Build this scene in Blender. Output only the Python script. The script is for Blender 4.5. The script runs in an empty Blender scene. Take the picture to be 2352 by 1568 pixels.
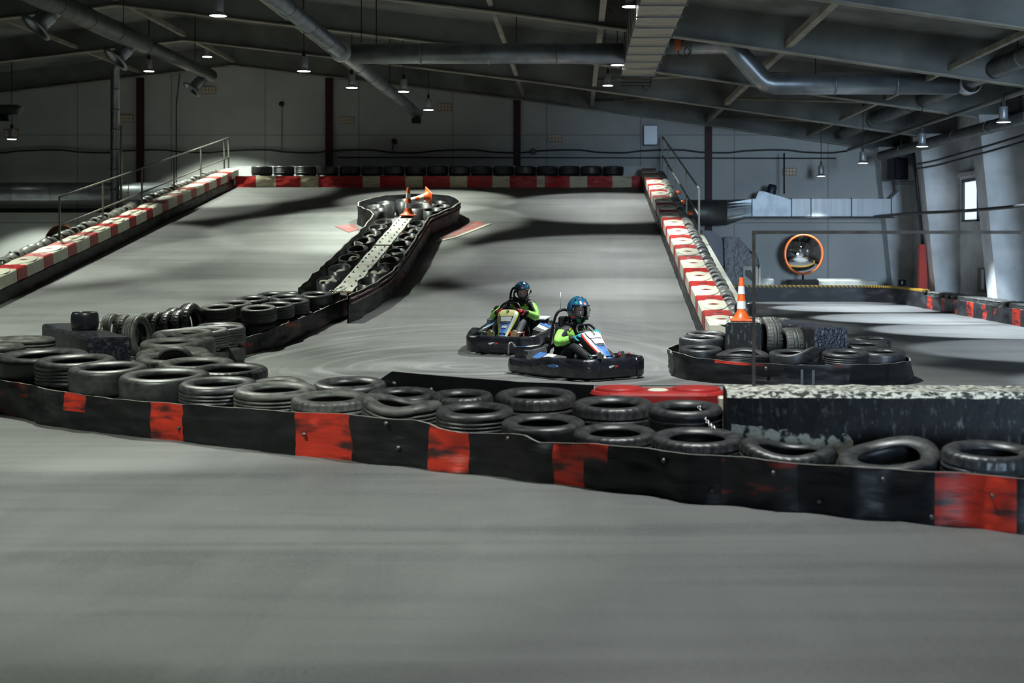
import bpy, math, random
from mathutils import Vector, Matrix, noise
random.seed(7)
PI = math.pi
sc = bpy.context.scene
COL = sc.collection
F, VX, VY, H = 3267.0, 1325.0, 560.0, 1.8        # focal length in pixels, principal point, eye height
SL, Y0 = 0.1607, 22.0                            # slope of the upper track and where it starts
XL, XR = -10.62, 2.02                            # its two edges
YT = 44.1                                        # its top

def P(px, py, Y): return Vector(((px - VX) / F * Y, Y, H - (py - VY) / F * Y))
def X_(px, Y): return (px - VX) / F * Y
def G(px, py):
    Y = F * H / (py - VY); return Vector(((px - VX) / F * Y, Y, 0))
def R_(px, py, dz=0.0):
    Y = F * (SL * Y0 + H - dz) / (py - 35.0); return Vector(((px - VX) / F * Y, Y, zr(Y) + dz))
def zr(Y):
    d = Y - Y0
    return SL * 0.5 * (d + math.sqrt(d * d + 1.0)) if Y > 16 else 0.0
ORD = 'first second third fourth fifth sixth seventh eighth ninth tenth eleventh twelfth thirteenth fourteenth fifteenth sixteenth seventeenth eighteenth'.split()

# ------------------------------------------------------------------ tagging and linking
def tag(o, label=None, cat=None, group=None, kind=None):
    if label: o['label'] = label
    if cat: o['category'] = cat
    if group: o['group'] = group
    if kind: o['kind'] = kind
    return o
def empty(name, loc=(0, 0, 0), rz=0.0, label=None, cat=None, group=None):
    o = bpy.data.objects.new(name, None); COL.objects.link(o)
    o.location = loc; o.rotation_euler = (0, 0, rz); o.empty_display_size = 0.1
    return tag(o, label, cat, group)
def link(name, me, parent=None):
    o = bpy.data.objects.new(name, me); COL.objects.link(o)
    if parent: o.parent = parent
    return o
def copy_tree(o, parent=None):
    c = o.copy(); COL.objects.link(c)
    if parent: c.parent = parent
    for ch in list(o.children): copy_tree(ch, c)
    return c

# ------------------------------------------------------------------ mesh builder
class MB:
    def __init__(s): s.v = []; s.f = []; s.m = []; s.sm = []
    def add(s, vs, fs, m=0, smooth=False):
        b = len(s.v); s.v += [tuple(v) for v in vs]
        for i, f in enumerate(fs):
            s.f.append(tuple(b + k for k in f)); s.m.append(m[i] if isinstance(m, (list, tuple)) else m); s.sm.append(smooth)
        return s
    def box(s, c, d, rz=0.0, m=0, taper=1.0, bev=0.0):
        x, y, z = d[0] / 2, d[1] / 2, d[2] / 2
        if bev > 0:
            b = min(bev, x * .9, y * .9, z * .9); vs = []; 
            rings = [(-z, b), (-z + b, 0), (z - b, 0), (z, b)]
            for zz, ins in rings:
                ax, ay = x - ins, y - ins; k = b * .6 if ins == 0 else b * .3
                for (px, py) in ((-ax + k, -ay), (ax - k, -ay), (ax, -ay + k), (ax, ay - k), (ax - k, ay), (-ax + k, ay), (-ax, ay - k), (-ax, -ay + k)):
                    vs.append((px, py, zz))
            fs = [tuple(range(7, -1, -1)), tuple(range(24, 32))]
            for r in range(3):
                for i in range(8):
                    a = r * 8 + i; bq = r * 8 + (i + 1) % 8; fs.append((a, bq, bq + 8, a + 8))
        else:
            t = taper
            vs = [(-x, -y, -z), (x, -y, -z), (x, y, -z), (-x, y, -z), (-x * t, -y * t, z), (x * t, -y * t, z), (x * t, y * t, z), (-x * t, y * t, z)]
            fs = [(3, 2, 1, 0), (4, 5, 6, 7), (0, 1, 5, 4), (1, 2, 6, 5), (2, 3, 7, 6), (3, 0, 4, 7)]
        cs, sn = math.cos(rz), math.sin(rz)
        vs = [(c[0] + a * cs - b_ * sn, c[1] + a * sn + b_ * cs, c[2] + g) for a, b_, g in vs]
        return s.add(vs, fs, m)
    def hexa(s, vs, m=0):
        return s.add(vs, [(3, 2, 1, 0), (4, 5, 6, 7), (0, 1, 5, 4), (1, 2, 6, 5), (2, 3, 7, 6), (3, 0, 4, 7)], m)
    def flipx(s):
        s.v = [(-x, y, z) for x, y, z in s.v]; s.f = [f[::-1] for f in s.f]; return s
    def tube(s, pts, r, n=10, m=0, closed=False, caps=True, rib=0.0, smooth=True):
        pts = [Vector(p) for p in pts]; N = len(pts); rr = r if isinstance(r, (list, tuple)) else [r] * N
        vs = []; prev = None
        for i, p in enumerate(pts):
            if closed: t = pts[(i + 1) % N] - pts[i - 1]
            else: t = pts[min(i + 1, N - 1)] - pts[max(i - 1, 0)]
            t = t.normalized() if t.length > 1e-9 else Vector((0, 0, 1))
            if prev is None:
                up = Vector((0, 0, 1)) if abs(t.z) < .9 else Vector((1, 0, 0)); u = t.cross(up).normalized()
            else:
                u = prev - t * prev.dot(t); u = u.normalized() if u.length > 1e-6 else t.orthogonal().normalized()
            prev = u; w = t.cross(u)
            for k in range(n):
                a = 2 * PI * k / n; vs.append(p + (u * math.cos(a) + w * math.sin(a)) * rr[i])
        fs = []
        for i in range(N if closed else N - 1):
            j = (i + 1) % N
            for k in range(n):
                q = (k + 1) % n; fs.append((i * n + k, i * n + q, j * n + q, j * n + k))
        s.add(vs, fs, m, smooth)
        if caps and not closed:
            b = len(s.v) - len(vs)
            s.f.append(tuple(b + k for k in range(n - 1, -1, -1))); s.m.append(m); s.sm.append(False)
            s.f.append(tuple(b + (N - 1) * n + k for k in range(n))); s.m.append(m); s.sm.append(False)
        return s
    def lathe(s, prof, n=32, m=0, loop=False, M=None, smooth=True, fn=None):
        vs = []; N = len(prof)
        for k in range(n):
            a = 2 * PI * k / n
            for i, (r, z) in enumerate(prof):
                if fn: r, z = fn(i, a, r, z)
                v = Vector((r * math.cos(a), r * math.sin(a), z)); vs.append(M @ v if M else v)
        fs = []
        for k in range(n):
            q = (k + 1) % n
            for i in range(N if loop else N - 1):
                j = (i + 1) % N; fs.append((k * N + i, q * N + i, q * N + j, k * N + j))
        mm = m
        if callable(m): mm = [m(f % (N if loop else N - 1)) for f in range(len(fs))]
        return s.add(vs, fs, mm, smooth)
    def prism(s, poly, z0, z1, m=0, M=None):
        n = len(poly); vs = [(x, y, z0) for x, y in poly] + [(x, y, z1) for x, y in poly]
        if M: vs = [M @ Vector(v) for v in vs]
        fs = [tuple(range(n - 1, -1, -1)), tuple(range(n, 2 * n))] + [(i, (i + 1) % n, n + (i + 1) % n, n + i) for i in range(n)]
        return s.add(vs, fs, m)
    def grid(s, rows, m=0, smooth=True, closed_u=False):
        nr, nc = len(rows), len(rows[0]); vs = [v for r in rows for v in r]; fs = []; ms = []
        for i in range(nr - 1):
            for j in range(nc if closed_u else nc - 1):
                q = (j + 1) % nc; fs.append((i * nc + j, i * nc + q, (i + 1) * nc + q, (i + 1) * nc + j))
                ms.append(m(i, j) if callable(m) else m)
        return s.add(vs, fs, ms, smooth)
    def mesh(s, name, mats):
        me = bpy.data.meshes.new(name); me.from_pydata(s.v, [], s.f)
        for x in (mats if isinstance(mats, (list, tuple)) else [mats]): me.materials.append(x)
        me.polygons.foreach_set('material_index', s.m); me.polygons.foreach_set('use_smooth', s.sm)
        me.update(); return me
    def build(s, name, mats, parent=None):
        return link(name, s.mesh(name, mats), parent)

def bm_smooth_normals(me):
    import bmesh
    b = bmesh.new(); b.from_mesh(me); bmesh.ops.recalc_face_normals(b, faces=b.faces); b.to_mesh(me); b.free()

# ------------------------------------------------------------------ materials (all procedural)
def srgb(r, g, b):
    f = lambda c: (c / 255 / 12.92) if c / 255 <= .04045 else ((c / 255 + .055) / 1.055) ** 2.4
    return (f(r), f(g), f(b))
def mat(name, col, rough=.5, metal=0.0, col2=None, scale=6.0, detail=4, lo=.4, hi=.65, stretch=(1, 1, 1), bump=0.0, bscale=40.0, spec=.5, coat=0.0, emit=None, es=0.0, rough2=None):
    m = bpy.data.materials.new(name); m.use_nodes = True; nt = m.node_tree; b = nt.nodes['Principled BSDF']
    b.inputs['Base Color'].default_value = (*col, 1); b.inputs['Roughness'].default_value = rough
    b.inputs['Metallic'].default_value = metal; b.inputs['Specular IOR Level'].default_value = spec
    if coat: b.inputs['Coat Weight'].default_value = coat; b.inputs['Coat Roughness'].default_value = .08
    if emit: b.inputs['Emission Color'].default_value = (*emit, 1); b.inputs['Emission Strength'].default_value = es
    tc = None
    if col2 or bump:
        tc = nt.nodes.new('ShaderNodeTexCoord'); mp = nt.nodes.new('ShaderNodeMapping'); mp.inputs['Scale'].default_value = stretch
        nt.links.new(tc.outputs['Object'], mp.inputs['Vector'])
    if col2:
        n = nt.nodes.new('ShaderNodeTexNoise'); n.inputs['Scale'].default_value = scale; n.inputs['Detail'].default_value = detail
        nt.links.new(mp.outputs['Vector'], n.inputs['Vector'])
        r = nt.nodes.new('ShaderNodeMapRange'); r.inputs['From Min'].default_value = lo; r.inputs['From Max'].default_value = hi
        nt.links.new(n.outputs['Fac'], r.inputs['Value'])
        x = nt.nodes.new('ShaderNodeMix'); x.data_type = 'RGBA'
        x.inputs['A'].default_value = (*col, 1); x.inputs['B'].default_value = (*col2, 1)
        nt.links.new(r.outputs['Result'], x.inputs['Factor']); nt.links.new(x.outputs['Result'], b.inputs['Base Color'])
        if rough2 is not None:
            r2 = nt.nodes.new('ShaderNodeMapRange'); r2.inputs['To Min'].default_value = rough; r2.inputs['To Max'].default_value = rough2
            nt.links.new(r.outputs['Result'], r2.inputs['Value']); nt.links.new(r2.outputs['Result'], b.inputs['Roughness'])
    if bump:
        n2 = nt.nodes.new('ShaderNodeTexNoise'); n2.inputs['Scale'].default_value = bscale; n2.inputs['Detail'].default_value = 5
        nt.links.new(mp.outputs['Vector'], n2.inputs['Vector'])
        bp = nt.nodes.new('ShaderNodeBump'); bp.inputs['Strength'].default_value = bump; bp.inputs['Distance'].default_value = .02
        nt.links.new(n2.outputs['Fac'], bp.inputs['Height']); nt.links.new(bp.outputs['Normal'], b.inputs['Normal'])
    return m

def floor_mat(name, base, dark, light):
    m = bpy.data.materials.new(name); m.use_nodes = True; nt = m.node_tree; N = nt.nodes; L = nt.links; b = N['Principled BSDF']
    tc = N.new('ShaderNodeTexCoord')
    def nz(scale, stretch, detail, lo, hi, rot=0.0, dist=0.0):
        mp = N.new('ShaderNodeMapping'); mp.inputs['Scale'].default_value = stretch; mp.inputs['Rotation'].default_value = (0, 0, rot)
        L.new(tc.outputs['Object'], mp.inputs['Vector'])
        n = N.new('ShaderNodeTexNoise'); n.inputs['Scale'].default_value = scale; n.inputs['Detail'].default_value = detail; n.inputs['Distortion'].default_value = dist
        L.new(mp.outputs['Vector'], n.inputs['Vector'])
        r = N.new('ShaderNodeMapRange'); r.inputs['From Min'].default_value = lo; r.inputs['From Max'].default_value = hi
        L.new(n.outputs['Fac'], r.inputs['Value']); return r.outputs['Result']
    def mix(fac, a, bb, k=1.0):
        x = N.new('ShaderNodeMix'); x.data_type = 'RGBA'
        mu = N.new('ShaderNodeMath'); mu.operation = 'MULTIPLY'; mu.inputs[1].default_value = k; L.new(fac, mu.inputs[0]); L.new(mu.outputs[0], x.inputs['Factor'])
        if isinstance(a, tuple): x.inputs['A'].default_value = (*a, 1)
        else: L.new(a, x.inputs['A'])
        x.inputs['B'].default_value = (*bb, 1); return x.outputs['Result']
    c = mix(nz(.30, (1, 1, 1), 5, .42, .62), base, light, .75)
    c = mix(nz(.8, (.14, 1.3, 1), 5, .47, .68, .18, .8), c, dark, .62)      # rubbered-in tyre lines
    c = mix(nz(1.0, (1.4, .13, 1), 5, .48, .68, -.12, .7), c, dark, .22)
    c = mix(nz(3.2, (.10, 1.2, 1), 4, .50, .72, .1, .4), c, dark, .45)
    c = mix(nz(3.0, (1.2, .12, 1), 4, .52, .72, -.2, .4), c, light, .2)
    # swirls of scrubbed rubber where the karts turn at the foot of the ramp
    vs_ = N.new('ShaderNodeVectorMath'); vs_.operation = 'SUBTRACT'; vs_.inputs[1].default_value = (-1.6, 20.6, 0); L.new(tc.outputs['Object'], vs_.inputs[0])
    sx_ = N.new('ShaderNodeSeparateXYZ'); L.new(vs_.outputs[0], sx_.inputs[0])
    ln_ = N.new('ShaderNodeVectorMath'); ln_.operation = 'LENGTH'; L.new(vs_.outputs[0], ln_.inputs[0])
    cb_ = N.new('ShaderNodeCombineXYZ'); L.new(ln_.outputs['Value'], cb_.inputs['X']); L.new(sx_.outputs['X'], cb_.inputs['Y']); L.new(sx_.outputs['Y'], cb_.inputs['Z'])
    mp_ = N.new('ShaderNodeMapping'); mp_.inputs['Scale'].default_value = (5.0, .35, .35); L.new(cb_.outputs[0], mp_.inputs['Vector'])
    nn_ = N.new('ShaderNodeTexNoise'); nn_.inputs['Scale'].default_value = 1.0; nn_.inputs['Detail'].default_value = 5; L.new(mp_.outputs[0], nn_.inputs['Vector'])
    r1_ = N.new('ShaderNodeMapRange'); r1_.inputs['From Min'].default_value = .50; r1_.inputs['From Max'].default_value = .66; L.new(nn_.outputs['Fac'], r1_.inputs['Value'])
    r2_ = N.new('ShaderNodeMapRange'); r2_.inputs['From Min'].default_value = 5.2; r2_.inputs['From Max'].default_value = 3.4; L.new(ln_.outputs['Value'], r2_.inputs['Value'])
    ml_ = N.new('ShaderNodeMath'); ml_.operation = 'MULTIPLY'; L.new(r1_.outputs[0], ml_.inputs[0]); L.new(r2_.outputs[0], ml_.inputs[1])
    c = mix(ml_.outputs[0], c, tuple(v * 1.35 for v in light), .75)
    c = mix(nz(2.2, (1, 1, 1), 6, .55, .75), c, light, .4)
    c = mix(nz(38, (1, 1, 1), 2, .35, .7), c, light, .45)                   # aggregate
    L.new(c, b.inputs['Base Color'])
    b.inputs['Roughness'].default_value = .62; b.inputs['Specular IOR Level'].default_value = .35
    n2 = N.new('ShaderNodeTexNoise'); n2.inputs['Scale'].default_value = 60; n2.inputs['Detail'].default_value = 3; L.new(tc.outputs['Object'], n2.inputs['Vector'])
    bp = N.new('ShaderNodeBump'); bp.inputs['Strength'].default_value = .25; bp.inputs['Distance'].default_value = .006
    L.new(n2.outputs['Fac'], bp.inputs['Height']); L.new(bp.outputs['Normal'], b.inputs['Normal'])
    return m

def wall_mat(name, col, col2, seam_x=3.1, seam_z=None):
    m = mat(name, col, .75, col2=col2, scale=.8, bump=.05, bscale=15)
    nt = m.node_tree; N = nt.nodes; L = nt.links; b = N['Principled BSDF']
    src = b.inputs['Base Color'].links[0].from_socket
    tc = [n for n in N if n.type == 'TEX_COORD'][0]; sp = N.new('ShaderNodeSeparateXYZ'); L.new(tc.outputs['Object'], sp.inputs[0])
    def seam(sock, period, off):
        a = N.new('ShaderNodeMath'); a.operation = 'ADD'; a.inputs[1].default_value = off; L.new(sock, a.inputs[0])
        w = N.new('ShaderNodeMath'); w.operation = 'PINGPONG'; w.inputs[1].default_value = period / 2; L.new(a.outputs[0], w.inputs[0])
        c = N.new('ShaderNodeMath'); c.operation = 'LESS_THAN'; c.inputs[1].default_value = .018; L.new(w.outputs[0], c.inputs[0]); return c.outputs[0]
    mx = N.new('ShaderNodeMath'); mx.operation = 'MAXIMUM'
    L.new(seam(sp.outputs['X'], seam_x, 100 * seam_x + 1.0), mx.inputs[0]); L.new(seam(sp.outputs['Z'], seam_z or 2.9, 0.4), mx.inputs[1])
    x = N.new('ShaderNodeMix'); x.data_type = 'RGBA'; L.new(mx.outputs[0], x.inputs['Factor']); L.new(src, x.inputs['A'])
    x.inputs['B'].default_value = (*[c * .55 for c in col], 1); L.new(x.outputs['Result'], b.inputs['Base Color'])
    return m

def stripe_mat(name, c1, c2, period, slant=1.0, duty=.5):
    m = bpy.data.materials.new(name); m.use_nodes = True; nt = m.node_tree; N = nt.nodes; L = nt.links; b = N['Principled BSDF']
    tc = N.new('ShaderNodeTexCoord'); sp = N.new('ShaderNodeSeparateXYZ'); L.new(tc.outputs['Object'], sp.inputs[0])
    a = N.new('ShaderNodeMath'); a.operation = 'MULTIPLY_ADD'; a.inputs[1].default_value = slant; L.new(sp.outputs['Z'], a.inputs[0])
    s2 = N.new('ShaderNodeMath'); s2.operation = 'SUBTRACT'; L.new(sp.outputs['X'], s2.inputs[0]); L.new(sp.outputs['Y'], s2.inputs[1]); L.new(s2.outputs[0], a.inputs[2])
    d = N.new('ShaderNodeMath'); d.operation = 'DIVIDE'; d.inputs[1].default_value = period; L.new(a.outputs[0], d.inputs[0])
    fr = N.new('ShaderNodeMath'); fr.operation = 'FRACT'; L.new(d.outputs[0], fr.inputs[0])
    lt = N.new('ShaderNodeMath'); lt.operation = 'LESS_THAN'; lt.inputs[1].default_value = duty; L.new(fr.outputs[0], lt.inputs[0])
    x = N.new('ShaderNodeMix'); x.data_type = 'RGBA'; x.inputs['A'].default_value = (*c1, 1); x.inputs['B'].default_value = (*c2, 1)
    L.new(lt.outputs[0], x.inputs['Factor']); L.new(x.outputs['Result'], b.inputs['Base Color']); b.inputs['Roughness'].default_value = .5
    return m

def camo_mat(name, cols, scale):
    m = bpy.data.materials.new(name); m.use_nodes = True; nt = m.node_tree; N = nt.nodes; L = nt.links; b = N['Principled BSDF']
    tc = N.new('ShaderNodeTexCoord'); n = N.new('ShaderNodeTexNoise'); n.inputs['Scale'].default_value = scale; n.inputs['Detail'].default_value = 1
    mp = N.new('ShaderNodeMapping'); mp.inputs['Scale'].default_value = (1.4, 1, .6); L.new(tc.outputs['Object'], mp.inputs[0]); L.new(mp.outputs[0], n.inputs['Vector'])
    r = N.new('ShaderNodeValToRGB'); r.color_ramp.interpolation = 'CONSTANT'; e = r.color_ramp.elements
    e[0].position = 0; e[0].color = (*cols[0][1], 1); e[1].position = cols[1][0]; e[1].color = (*cols[1][1], 1)
    for p, c in cols[2:]:
        k = e.new(p); k.color = (*c, 1)
    L.new(n.outputs['Fac'], r.inputs['Fac']); L.new(r.outputs['Color'], b.inputs['Base Color'])
    b.inputs['Roughness'].default_value = .22; b.inputs['Coat Weight'].default_value = .7; b.inputs['Coat Roughness'].default_value = .06
    return m

M = {}
M['floor'] = floor_mat('track_asphalt', (.128, .131, .131), (.060, .063, .065), (.185, .188, .185))
M['rubber'] = mat('tyre_rubber', (.024, .025, .028), .34, col2=(.055, .057, .057), scale=5, lo=.35, hi=.75, bump=.10, bscale=60, rough2=.48, spec=.7)
M['rubber_dusty'] = mat('dusty_tyre_rubber', (.045, .046, .044), .40, col2=(.11, .11, .10), scale=4, lo=.35, hi=.8, bump=.12, bscale=60, rough2=.7)
M['rubber_new'] = mat('slick_rubber', (.010, .011, .014), .33)
M['kart_tyre'] = mat('dusty_kart_tyre', (.30, .29, .25), .8, col2=(.16, .155, .14), scale=9)
M['ball_tyre'] = mat('grey_worn_kart_tyre', (.13, .132, .128), .42, col2=(.20, .195, .17), scale=3)
M['belt'] = mat('black_rubber_belting', (.006, .0063, .0075), .5, col2=(.026, .027, .030), scale=2.2, detail=8, lo=.42, hi=.8, stretch=(1, 1, 5), bump=.35, bscale=5, rough2=.35, spec=.35)
M['belt_red'] = mat('worn_red_paint', (.60, .036, .016), .5, col2=(.05, .016, .014), scale=2.6, detail=9, lo=.46, hi=.62, stretch=(1, 1, 4.5), bump=.3, bscale=6)
M['belt_red_faint'] = mat('faded_red_paint', (.014, .0145, .016), .5, col2=(.33, .035, .02), scale=2.2, detail=9, lo=.53, hi=.64, stretch=(1, 1, 3.5), bump=.35, bscale=5)
M['belt_edge'] = mat('frayed_belt_edge', (.22, .21, .19), .8)
M['pad_white'] = mat('cream_white_plastic', (.74, .72, .59), .45, col2=(.52, .48, .34), scale=3, lo=.5, hi=.85)
M['pad_red'] = mat('red_plastic', (.52, .03, .028), .42, col2=(.36, .03, .028), scale=4)
M['pad_hole'] = mat('dark_red_recess', (.22, .02, .02), .6)
M['banner_red'] = mat('red_band', (.50, .018, .016), .5, col2=(.12, .01, .01), scale=3, lo=.5, hi=.8, stretch=(1, 1, 6))
M['banner_cream'] = mat('cream_band', (.66, .60, .42), .55, col2=(.25, .23, .17), scale=3, lo=.52, hi=.8, stretch=(1, 1, 7))
M['concrete_black'] = mat('black_painted_concrete', (.011, .012, .013), .6, col2=(.15, .155, .145), scale=14, detail=12, lo=.57, hi=.74, stretch=(1.6, 1.6, .7), spec=.3, bump=.5, bscale=18)
M['concrete_shiny'] = mat('glossy_concrete_painted_glints', (.014, .016, .026), .22, col2=(.10, .10, .11), scale=16, lo=.48, hi=.75, bump=.6, bscale=26)  # real gloss, plus pale specks painted in as lamp highlights
M['concrete_worn'] = mat('chipped_white_concrete', (.60, .60, .53), .8, col2=(.03, .03, .03), scale=26, detail=8, lo=.44, hi=.56, stretch=(.8, 1.3, 1.3), bump=.3)
M['scuff'] = mat('pale_scuffed_concrete', (.55, .55, .48), .85, col2=(.02, .022, .023), scale=9, detail=10, lo=.50, hi=.58, bump=.3)
M['black_metal'] = mat('black_metal', (.02, .021, .023), .45, .6)
M['black_plastic'] = mat('black_plastic', (.012, .013, .015), .35)
M['grey_metal'] = mat('grey_steel', (.22, .23, .23), .4, .8)
M['rail'] = mat('dull_rail_paint', (.17, .17, .15), .5, .3)
M['rust'] = mat('rusty_dark_steel', (.055, .045, .04), .7, col2=(.11, .10, .09), scale=8)
M['galv'] = mat('galvanised_duct', (.30, .33, .35), .38, .75, col2=(.22, .24, .26), scale=3, stretch=(1, 1, 1))
M['galv_dark'] = mat('dull_dark_duct', (.10, .11, .11), .5, .6, col2=(.15, .155, .15), scale=3)
M['galv_bright'] = mat('bright_sheet_duct', (.52, .56, .58), .42, .35, col2=(.42, .46, .49), scale=1.5, stretch=(6, 1, .3))
M['foil'] = mat('crinkled_wrap', (.42, .40, .31), .55, .1, col2=(.27, .27, .24), scale=3, stretch=(.4, 5, 1), bump=.5, bscale=6)
M['strap'] = mat('strap_steel', (.20, .21, .22), .5, .5)
M['orange'] = mat('orange_plastic', (.80, .13, .02), .4, col2=(.62, .09, .015), scale=6)
M['cone_white'] = mat('reflective_sleeve', (.78, .79, .80), .35)
M['orange_box'] = mat('orange_actuator', (.55, .10, .02), .5)
M['wall'] = wall_mat('panel_wall', (.56, .58, .565), (.49, .51, .505))
M['wall_plain'] = mat('sprayed_wall', (.74, .76, .77), .85, col2=(.55, .57, .58), scale=1.5, bump=.25, bscale=5)
M['ceiling'] = mat('sprayed_insulation', (.24, .25, .24), .9, col2=(.14, .145, .135), scale=.9, detail=6, bump=.5, bscale=3)
M['beam'] = mat('beam_paint', (.36, .345, .285), .65, col2=(.24, .23, .19), scale=2)
M['column_red'] = mat('oxide_red_column', (.045, .008, .008), .6)
M['red_post'] = mat('red_painted_guard', (.50, .03, .015), .5)
M['lamp_body'] = mat('lamp_aluminium', (.42, .44, .47), .4, .5)
M['lamp_glow'] = mat('lamp_lens', (1, 1, 1), .5, emit=(1.0, .98, .97), es=14.0)
M['window_glow'] = mat('daylit_pane', (.8, .85, .9), .3, emit=(.72, .84, 1.0), es=1.15)
M['window_frame'] = mat('window_frame_paint', (.06, .065, .06), .5)
M['wall_vent'] = mat('tan_vent_block', (.78, .62, .47), .8)
M['vent_frame'] = mat('vent_gap', (.30, .27, .23), .8)
M['cable'] = mat('black_cable', (.012, .013, .015), .5)
M['hazard'] = stripe_mat('hazard_tape', (.03, .03, .03), (.72, .42, .02), .135, 1.0, .5)
M['track_wall'] = mat('scuffed_black_wall', (.014, .015, .018), .5, col2=(.075, .08, .085), scale=2, detail=8, lo=.5, hi=.78, stretch=(1, 1, 3), bump=.3, bscale=7)
M['white_block'] = mat('white_barrier_plastic', (.62, .63, .58), .5, col2=(.48, .48, .42), scale=3)
M['mirror'] = mat('mirror_face', (.86, .87, .88), .03, 1.0)
M['mirror_rim'] = mat('orange_mirror_rim', (.72, .16, .04), .4)
M['grey_panel'] = mat('grey_panel', (.33, .35, .38), .6)
M['tarp'] = mat('black_torn_sheet', (.018, .019, .022), .35, col2=(.10, .10, .12), scale=5, lo=.5, hi=.8, bump=.9, bscale=6)
M['plank'] = mat('worn_white_board', (.50, .51, .48), .7, col2=(.36, .36, .32), scale=4, stretch=(3, .5, 1))
M['wood'] = mat('raw_timber', (.40, .25, .12), .8)
M['pipe_cell'] = mat('black_pipe_plastic', (.016, .017, .019), .42)
M['pink_rail'] = mat('faded_pink_ribbing', (.24, .15, .165), .7, col2=(.09, .06, .065), scale=14)
M['mark_red'] = mat('red_floor_paint', (.26, .045, .04), .7, col2=(.17, .10, .095), scale=3)
M['mark_cream'] = mat('cream_floor_paint', (.45, .44, .36), .7)
M['skin'] = mat('skin', (.80, .55, .45), .5)
M['chain'] = mat('steel_chain', (.62, .63, .62), .35, .7)
M['bolt'] = mat('bolt_head', (.12, .12, .12), .45, .6)
M['green_sign'] = mat('unlit_grey', (.4, .4, .4), .6)
# ================================================================== THE SETTING
def struct(name, mb, mats, label, parent=None):
    o = mb.build(name, mats, parent); tag(o, label, None, None, 'structure'); return o
YB = 47.0                                         # back wall
XW = 10.95                                        # right wall
RIDGE_X, RIDGE_Z = -11.3, 8.35
def roof_z(x): return RIDGE_Z - .122 * abs(x - RIDGE_X)
def raft_z(x):
    d = abs(x - RIDGE_X)
    for (d0, z0), (d1, z1) in zip(RP[:-1], RP[1:]):
        if d <= d1: return z0 + (z1 - z0) * (d - d0) / (d1 - d0)
    return RP[-1][1]
RP = [(0, 7.66), (5, 7.08), (10, 6.47), (15, 5.78), (21.4, 4.86)]

m = MB(); m.add([(-34, -14, 0), (XW + .2, -14, 0), (XW + .2, YB, 0), (-34, YB, 0)], [(0, 1, 2, 3)])
struct('floor', m, M['floor'], 'grey asphalt floor of the karting hall')

m = MB(); ys = [18 + i * .3 for i in range(92)]; ys = [y for y in ys if y < 45.2] + [45.2, 46.95]
xa, xb = XL - 1.15, XR + .95
zt = lambda y: max(zr(min(y, 45.2)), .004)
rows = [[(xa + (xb - xa) * j / 8, y, zt(y)) for j in range(9)] for y in ys]
m.grid(rows)
for x in (xa, xb):
    m.grid([[(x, y, zt(y)), (x, y, 0)] for y in ys], smooth=False)
m.add([(xa, 46.95, 0), (xb, 46.95, 0), (xb, 46.95, zt(46)), (xa, 46.95, zt(46))], [(0, 1, 2, 3)])
o = struct('floor_ramp', m, M['floor'], 'wide asphalt ramp climbing to the upper turn by the back wall')

m = MB(); m.box(((-34 + XW) / 2, YB + .1, 4.2), (XW + 34.6, .2, 8.6))
struct('wall_back', m, M['wall'], 'grey panelled back wall with steel columns')
m = MB()                                           # right wall with an opening for the window
wy0, wy1, wz0, wz1 = 38.15, 40.45, 2.42, 3.62
m.box((XW + .1, (-14 + wy0) / 2, 3), (.2, wy0 + 14, 6)); m.box((XW + .1, (wy1 + YB) / 2, 3), (.2, YB - wy1, 6))
m.box((XW + .1, (wy0 + wy1) / 2, wz0 / 2), (.2, wy1 - wy0, wz0)); m.box((XW + .1, (wy0 + wy1) / 2, (wz1 + 6) / 2), (.2, wy1 - wy0, 6 - wz1))
struct('wall_right', m, M['wall_plain'], 'pale sprayed side wall with the small daylit window')
m = MB(); m.box((-34.1, 16.5, 3), (.2, 61.4, 6)); struct('wall_left', m, M['wall_plain'], 'far side wall of the hall beyond the ramp')
m = MB(); m.box((-11.5, -14.1, 4.2), (45.4, .2, 8.6)); struct('wall_front', m, M['wall'], 'hall wall behind the near track')
m = MB()
for sx in (-1, 1):
    x1 = XW + .2 if sx > 0 else -34.2
    m.hexa([(RIDGE_X, -14, RIDGE_Z), (x1, -14, roof_z(x1)), (x1, YB, roof_z(x1)), (RIDGE_X, YB, RIDGE_Z),
            (RIDGE_X, -14, RIDGE_Z + .15), (x1, -14, roof_z(x1) + .15), (x1, YB, roof_z(x1) + .15), (RIDGE_X, YB, RIDGE_Z + .15)])
struct('ceiling', m, M['ceiling'], 'dark sprayed insulation of the pitched roof')

# window
m = MB(); fx = XW + .03
for (ya, yb, za, zb) in ((wy0, wy1, wz0, wz0 + .06), (wy0, wy1, wz1 - .08, wz1), (wy0, wy0 + .06, wz0, wz1), (wy1 - .06, wy1, wz0, wz1), (38.85, 38.93, wz0, wz1), (wy0, 38.9, wz0, wz0 + .14), (wy0, 38.9, wz1 - .16, wz1)):
    m.box((fx, (ya + yb) / 2, (za + zb) / 2), (.08, yb - ya, zb - za))
w = struct('window_1', m, M['window_frame'], 'small two-pane window with daylight behind it')
m = MB(); m.box((XW + .1, (wy0 + wy1) / 2, (wz0 + wz1) / 2), (.02, wy1 - wy0, wz1 - wz0)); o = m.build('window_pane', M['window_glow'], w)
m = MB(); m.box((XW - .05, (wy0 + wy1) / 2, wz1 + .12), (.1, wy1 - wy0 + .3, .12)); m.build('window_lintel', M['wall_plain'], w)

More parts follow.
